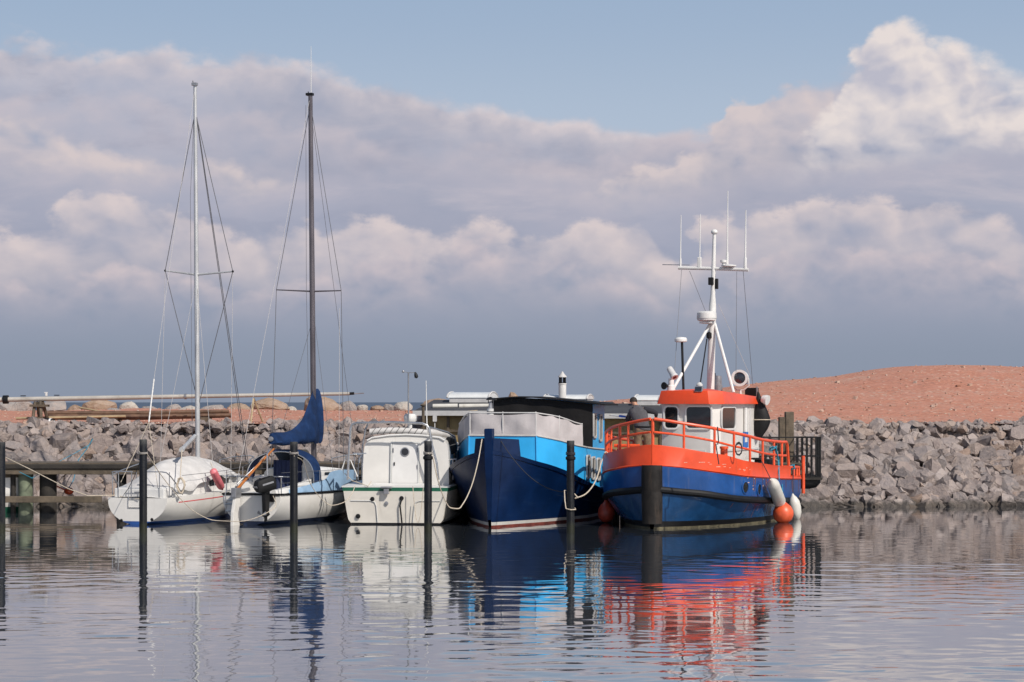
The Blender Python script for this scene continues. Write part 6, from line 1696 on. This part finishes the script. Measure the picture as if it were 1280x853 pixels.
def man():
    F = F5
    # stands on the foredeck, inside the left bow rail
    fy = 2.05; fx = F.hit(801, 540, y=fy).x
    deck = 1.72 - .06 * fy
    base = F.w((fx, fy, deck))
    t = thing('person', 'man in charcoal vest and khaki trousers seen from behind on the foredeck', 'person', base, R(-8))
    top = CAMZ - (497 - HOR) * base.y / FPX - base.z          # crown of the head above the deck
    k = top / 1.72
    V = lambda x, y, z: Vector((x, y, z)) * k
    # a slight forward lean (away from the camera), weight on the left foot
    J = dict(pel=V(.05, 0, .93), wst=V(.03, .02, 1.06), chest=V(-.02, .07, 1.26), neck0=V(-.10, .12, 1.44), neck=V(-.15, .15, 1.52), head=V(-.20, .18, 1.595), crown=V(-.215, .19, 1.66),
             hl=V(-.05, 0, .90), kl=V(-.08, .05, .50), al=V(-.09, -.01, .09), tl=V(-.11, .16, .035),
             hr=V(.15, 0, .90), kr=V(.18, .06, .50), ar=V(.20, 0, .09), tr=V(.22, .17, .035),
             sl=V(-.25, .10, 1.37), el=V(-.35, .14, 1.12), wl=V(-.38, .36, 1.22), ml=V(-.39, .44, 1.24),
             sr=V(.16, .12, 1.40), er=V(.38, .16, 1.33), wr=V(.36, .40, 1.22), mr=V(.35, .48, 1.20))
    names = list(J); idx = {n: i for i, n in enumerate(names)}; verts = [J[n] for n in names]
    E = [('pel', 'wst'), ('wst', 'chest'), ('chest', 'neck0'), ('neck0', 'neck'), ('neck', 'head'), ('head', 'crown'), ('pel', 'hl'), ('hl', 'kl'), ('kl', 'al'), ('al', 'tl'), ('pel', 'hr'), ('hr', 'kr'), ('kr', 'ar'), ('ar', 'tr'),
         ('neck0', 'sl'), ('sl', 'el'), ('el', 'wl'), ('wl', 'ml'), ('neck0', 'sr'), ('sr', 'er'), ('er', 'wr'), ('wr', 'mr')]
    rad = dict(pel=.13, wst=.12, chest=.11, neck0=.055, neck=.05, head=.088, crown=.07, hl=.085, kl=.058, al=.04, tl=.035, hr=.085, kr=.058, ar=.04, tr=.035, sl=.045, el=.042, wl=.028, ml=(.040, .018), sr=.045, er=.042, wr=.028, mr=(.040, .018))
    ed = [(idx[a], idx[b]) for a, b in E]; rd = [rad[n] if isinstance(rad[n], tuple) else rad[n] * k for n in names]
    # five bent fingers on each hand
    for h, s in (('ml', 1), ('mr', -1)):
        for i in range(4):
            a = J[h] + V((i - 1.5) * .021, .02, .006); b = a + V(0, .040 - abs(i - 1.3) * .004, -.010); c = b + V(0, .018, -.028)
            n = len(verts); verts += [a, b, c]; rd += [.0105, .0095, .008]; ed += [(idx[h], n), (n, n + 1), (n + 1, n + 2)]
        a = J[h] + V(s * .045, -.02, -.012); b = a + V(s * .004, .035, -.022); n = len(verts); verts += [a, b]; rd += [.012, .010]; ed += [(idx[h], n), (n, n + 1)]
    skin_body('body', verts, ed, rd, M['skin'], t, 2, 0)
    # face: turned away, built all the same
    hd = J['head'] + V(-.005, .02, .02)
    fc = MB()
    fwd = Vector((-.25, .95, -.12)).normalized(); rt = fwd.cross(Vector((0, 0, 1))).normalized(); up = rt.cross(fwd)
    fc.lathe(hd + fwd * .085 - up * .005, [(.020, -.02), (.016, .0), (.008, .025), (.002, .03)], 8, axis=fwd)
    for s in (-1, 1): fc.lathe(hd + rt * s * .088 - up * .01, [(.012, -.01), (.026, 0), (.028, .012), (.01, .014)], 10, axis=rt * s)
    fc.build('ears_and_nose', M['skin'], t)
    ey = MB()
    for s in (-1, 1): ey.ball(hd + fwd * .078 + rt * s * .033 + up * .02, .011, 1, 8, 6)
    ey.prism([hd + fwd * .088 + rt * a - up * b for a, b in ((-.024, .048), (0, .045), (.024, .048), (.015, .056), (-.015, .056))], fwd * .004)
    ey.build('eyes_and_mouth', M['hair'], t)
    # short dark hair
    P = []
    for i in range(9):
        th_ = math.pi * .60 * i / 8
        P.append([hd - fwd * .006 + up * .018 + (rt * math.cos(a) * .098 * math.sin(th_) + (-fwd) * math.sin(a) * (.108 if math.sin(a) > 0 else .088) * math.sin(th_)) * k + up * (.100 * math.cos(th_)) * k for a in [2 * math.pi * j / 20 for j in range(20)]])
    P[-1] = [p + up * (.045 if (p - hd).dot(fwd) > 0.02 else 0) for p in P[-1]]; mbh = None
    MB().grid(P, wrap=True).build('hair', M['hair'], t)
    # sleeves with shoulders, vest, trousers, boots
    sv = [J['sl'] * .6 + J['neck0'] * .4, J['sl'], J['el'], J['wl'] * .9 + J['el'] * .1]
    skin_body('sleeve', sv, [(0, 1), (1, 2), (2, 3)], [.085 * k, .082 * k, .062 * k, .045 * k], M['sleeve'], t, 2, 1)
    sv = [J['sr'] * .6 + J['neck0'] * .4, J['sr'], J['er'], J['wr'] * .9 + J['er'] * .1]
    skin_body('sleeve', sv, [(0, 1), (1, 2), (2, 3)], [.085 * k, .082 * k, .062 * k, .045 * k], M['sleeve'], t, 2, 1)
    P = []
    for z, w, d, u in ((.90, .205, .14, 0), (.98, .20, .14, .15), (1.08, .195, .14, .3), (1.2, .215, .145, .55), (1.32, .235, .14, .8), (1.40, .235, .125, .92), (1.455, .16, .105, 1), (1.50, .095, .085, 1.06), (1.525, .07, .068, 1.1)):
        c = J['pel'].lerp(J['neck0'], u); c = Vector((c.x, c.y, z * k))
        P.append([c + Vector((w * math.copysign(abs(math.cos(a)) ** .8, math.cos(a)), d * math.sin(a) + .008 * math.sin(5 * a + z * 20), .006 * math.sin(3 * a))) * k for a in [2 * math.pi * j / 28 for j in range(28)]])
    MB().grid(P, wrap=True).build('vest', M['vest'], t, 60)
    tv = [J['pel'] + V(0, 0, -.02), J['hl'] + V(-.01, 0, -.06), J['kl'], J['al'] + V(0, 0, .02), J['hr'] + V(.01, 0, -.06), J['kr'], J['ar'] + V(0, 0, .02), J['pel'] + V(0, 0, .09)]
    skin_body('trousers', tv, [(0, 1), (1, 2), (2, 3), (0, 4), (4, 5), (5, 6), (0, 7)], [.16 * k, .135 * k, .11 * k, .095 * k, .135 * k, .11 * k, .095 * k, .15 * k], M['trousers'], t, 2, 0)
    for a, b in (('al', 'tl'), ('ar', 'tr')):
        skin_body('boot', [J[a] + V(0, -.03, .06), J[a] + V(0, -.03, -.03), J[b] + V(0, 0, .01)], [(0, 1), (1, 2)], [.058 * k, .058 * k, .048 * k], M['black'], t, 2, 1)
    MB().tube([J['pel'] + Vector((.20 * math.cos(a), .148 * math.sin(a), .045)) * k for a in [2 * math.pi * j / 24 for j in range(24)]], .02, 6, closed=True).build('belt', M['boot'], t)
    # the blue brush pole he holds out to the left
    Mw = Matrix.Translation(base) @ Matrix.Rotation(R(-8), 4, 'Z')
    grip = Mw @ (J['ml'] + V(0, .035, -.02))
    far = at(763, 519, grip.y + .35); d = (far - grip).normalized()
    b = thing('brush_pole', 'pole with a blue handle held out to the left by the man', 'pole', grip, 0)
    MB().tube([-d * .12, d * .20, d * .26], [.022, .034, .03], 8).build('handle', M['bluepaint'], b)
    MB().tube([d * .24, (far - grip) * .97], [.028, .018], 8).build('shaft', M['greywhite'], b)
    MB().lathe(far - grip - d * .06, [(.012, 0), (.022, .02), (.018, .09)], 8, axis=d).build('tip', M['rubberwhite'], b)
man()

# ------------------------------------------------------------------ mooring lines
def lines():
    P = lambda i, py: at((1, 179, 367.3, 535, 713.2)[i], py, PD)
    F = F1
    w = lambda Fm, p: Fm.w(p)
    fr = Vector((0, -.12, 0))
    rope([at(3, 570, PD + .1), at(40, 588, 54), at(85, 611, 55), at(110, 620, 55.5), w(F1, (-.75, .08, .77))], .012, M['ropem'], 'pale mooring rope from the left edge pole to the stern of the covered sailboat')
    rope(sag(w(F1, (-.72, .1, .78)), w(F1, (.1, -.10, .70)), .03), .010, M['ropem'], 'pale rope across the transom of the covered sailboat')
    rope(sag(P(1, 568) + fr * .9, w(F1, (-.45, .05, .80)), .12), .009, M['darkrope'], 'dark rope from the second pole to the left stern corner of the covered sailboat')
    a = P(1, 567) + Vector((.1, -.06, 0))
    pts = [a, at(200, 592, PD + .8), at(225, 623, PD + 1.6), at(245, 641, PD + 2), at(270, 651, PD + 2.3), at(300, 652, PD + 2.2), at(330, 643, PD + 2.3), at(345, 632, PD + 2.6), w(F2, (.62, -.04, .84))]
    cx = [crv([(i, q[j]) for i, q in enumerate(pts)]) for j in range(3)]
    rope([(cx[0](i / 5), cx[1](i / 5), cx[2](i / 5)) for i in range(41)], .011, M['ropem'], 'long slack pale rope from the second pole to the stern of the dark masted sailboat')
    rope(sag(w(F1, (.72, .1, .79)), w(F1, (.14, -.09, .28)), .04), .010, M['ropem'], 'short rope hanging down the right half of the covered sailboat transom')
    a = P(2, 570) + Vector((.02, -.11, 0))
    pts = [a, at(378, 576, PD + .6), at(386, 600, PD + 1.6), at(400, 622, PD + 2.2), at(415, 632, PD + 2.6), at(430, 628, PD + 2.8), at(442, 613, PD + 3.0), at(444, 607, PD + 3.4)]
    cx2 = [crv([(i, q[j]) for i, q in enumerate(pts)]) for j in range(3)]
    rope([(cx2[0](i / 5), cx2[1](i / 5), cx2[2](i / 5)) for i in range(36)], .010, M['ropem'], 'pale rope from the third pole to the left corner of the white motor boat')
    rope([at(431, 592, 56.7), at(440, 601, 56.4), at(452, 605, 56.2), at(460, 608, 56.1), at(464, 602, 56.6)], .012, M['ropem'], 'short pale rope on the left stern cleat of the white motor boat')
    rope(sag(at(516, 608, 55.8), at(529, 610, 55.6), .95), .010, M['ropem'], 'pale rope hanging in a loop on the white motor boat transom')
    # houseboat lines
    a = at(602.5, 549, 54.6); pts = [a, at(598, 575, 54.3), at(590, 606, 54.0), at(580, 628, 53.7), at(573, 636, 53.5), at(563, 635, 53.2), at(553, 618, 52.9), at(546, 595, 52.6), at(540, 570, PD), at(535, 567, PD - .13)]
    cx3 = [crv([(i, q[j]) for i, q in enumerate(pts)]) for j in range(3)]
    rope([(cx3[0](i / 5), cx3[1](i / 5), cx3[2](i / 5)) for i in range(46)], .015, M['ropem'], 'thick pale rope sagging from the houseboat bow to the fourth pole')
    rope(sag(at(624, 548, 54.9), at(706, 615, PD + .15), .35), .011, M['darkrope'], 'dark rope from the houseboat bow to the fifth pole')
    p = at(713.2, 613, PD); 
    lp = [at(722, 622, PD + .15), at(714, 613, PD + .12), at(705.5, 613.5, PD), at(706, 626, PD - .10), at(707.5, 636, PD - .12), at(714, 637.5, PD - .13), at(719.5, 637, PD - .12), at(719, 635.5, PD + .05), at(707, 634, PD + .08), at(706, 620, PD + .02)]
    rope(lp, .015, M['ropem'], 'pale rope loop hitched low on the fifth pole')
    pts = [at(719, 623, PD + .1), at(730, 619, 53.2), at(740, 609, 54), at(747, 595, 54.8), at(752, 577, 55.4), at(757, 565, 55.8), F5.w((-1.62, 1.15, zb5(1.1) + .02))]
    cx4 = [crv([(i, q[j]) for i, q in enumerate(pts)]) for j in range(3)]
    rope([(cx4[0](i / 5), cx4[1](i / 5), cx4[2](i / 5)) for i in range(31)], .017, M['ropem'], 'thick pale rope from the fifth pole up to the orange boat bow')
lines()
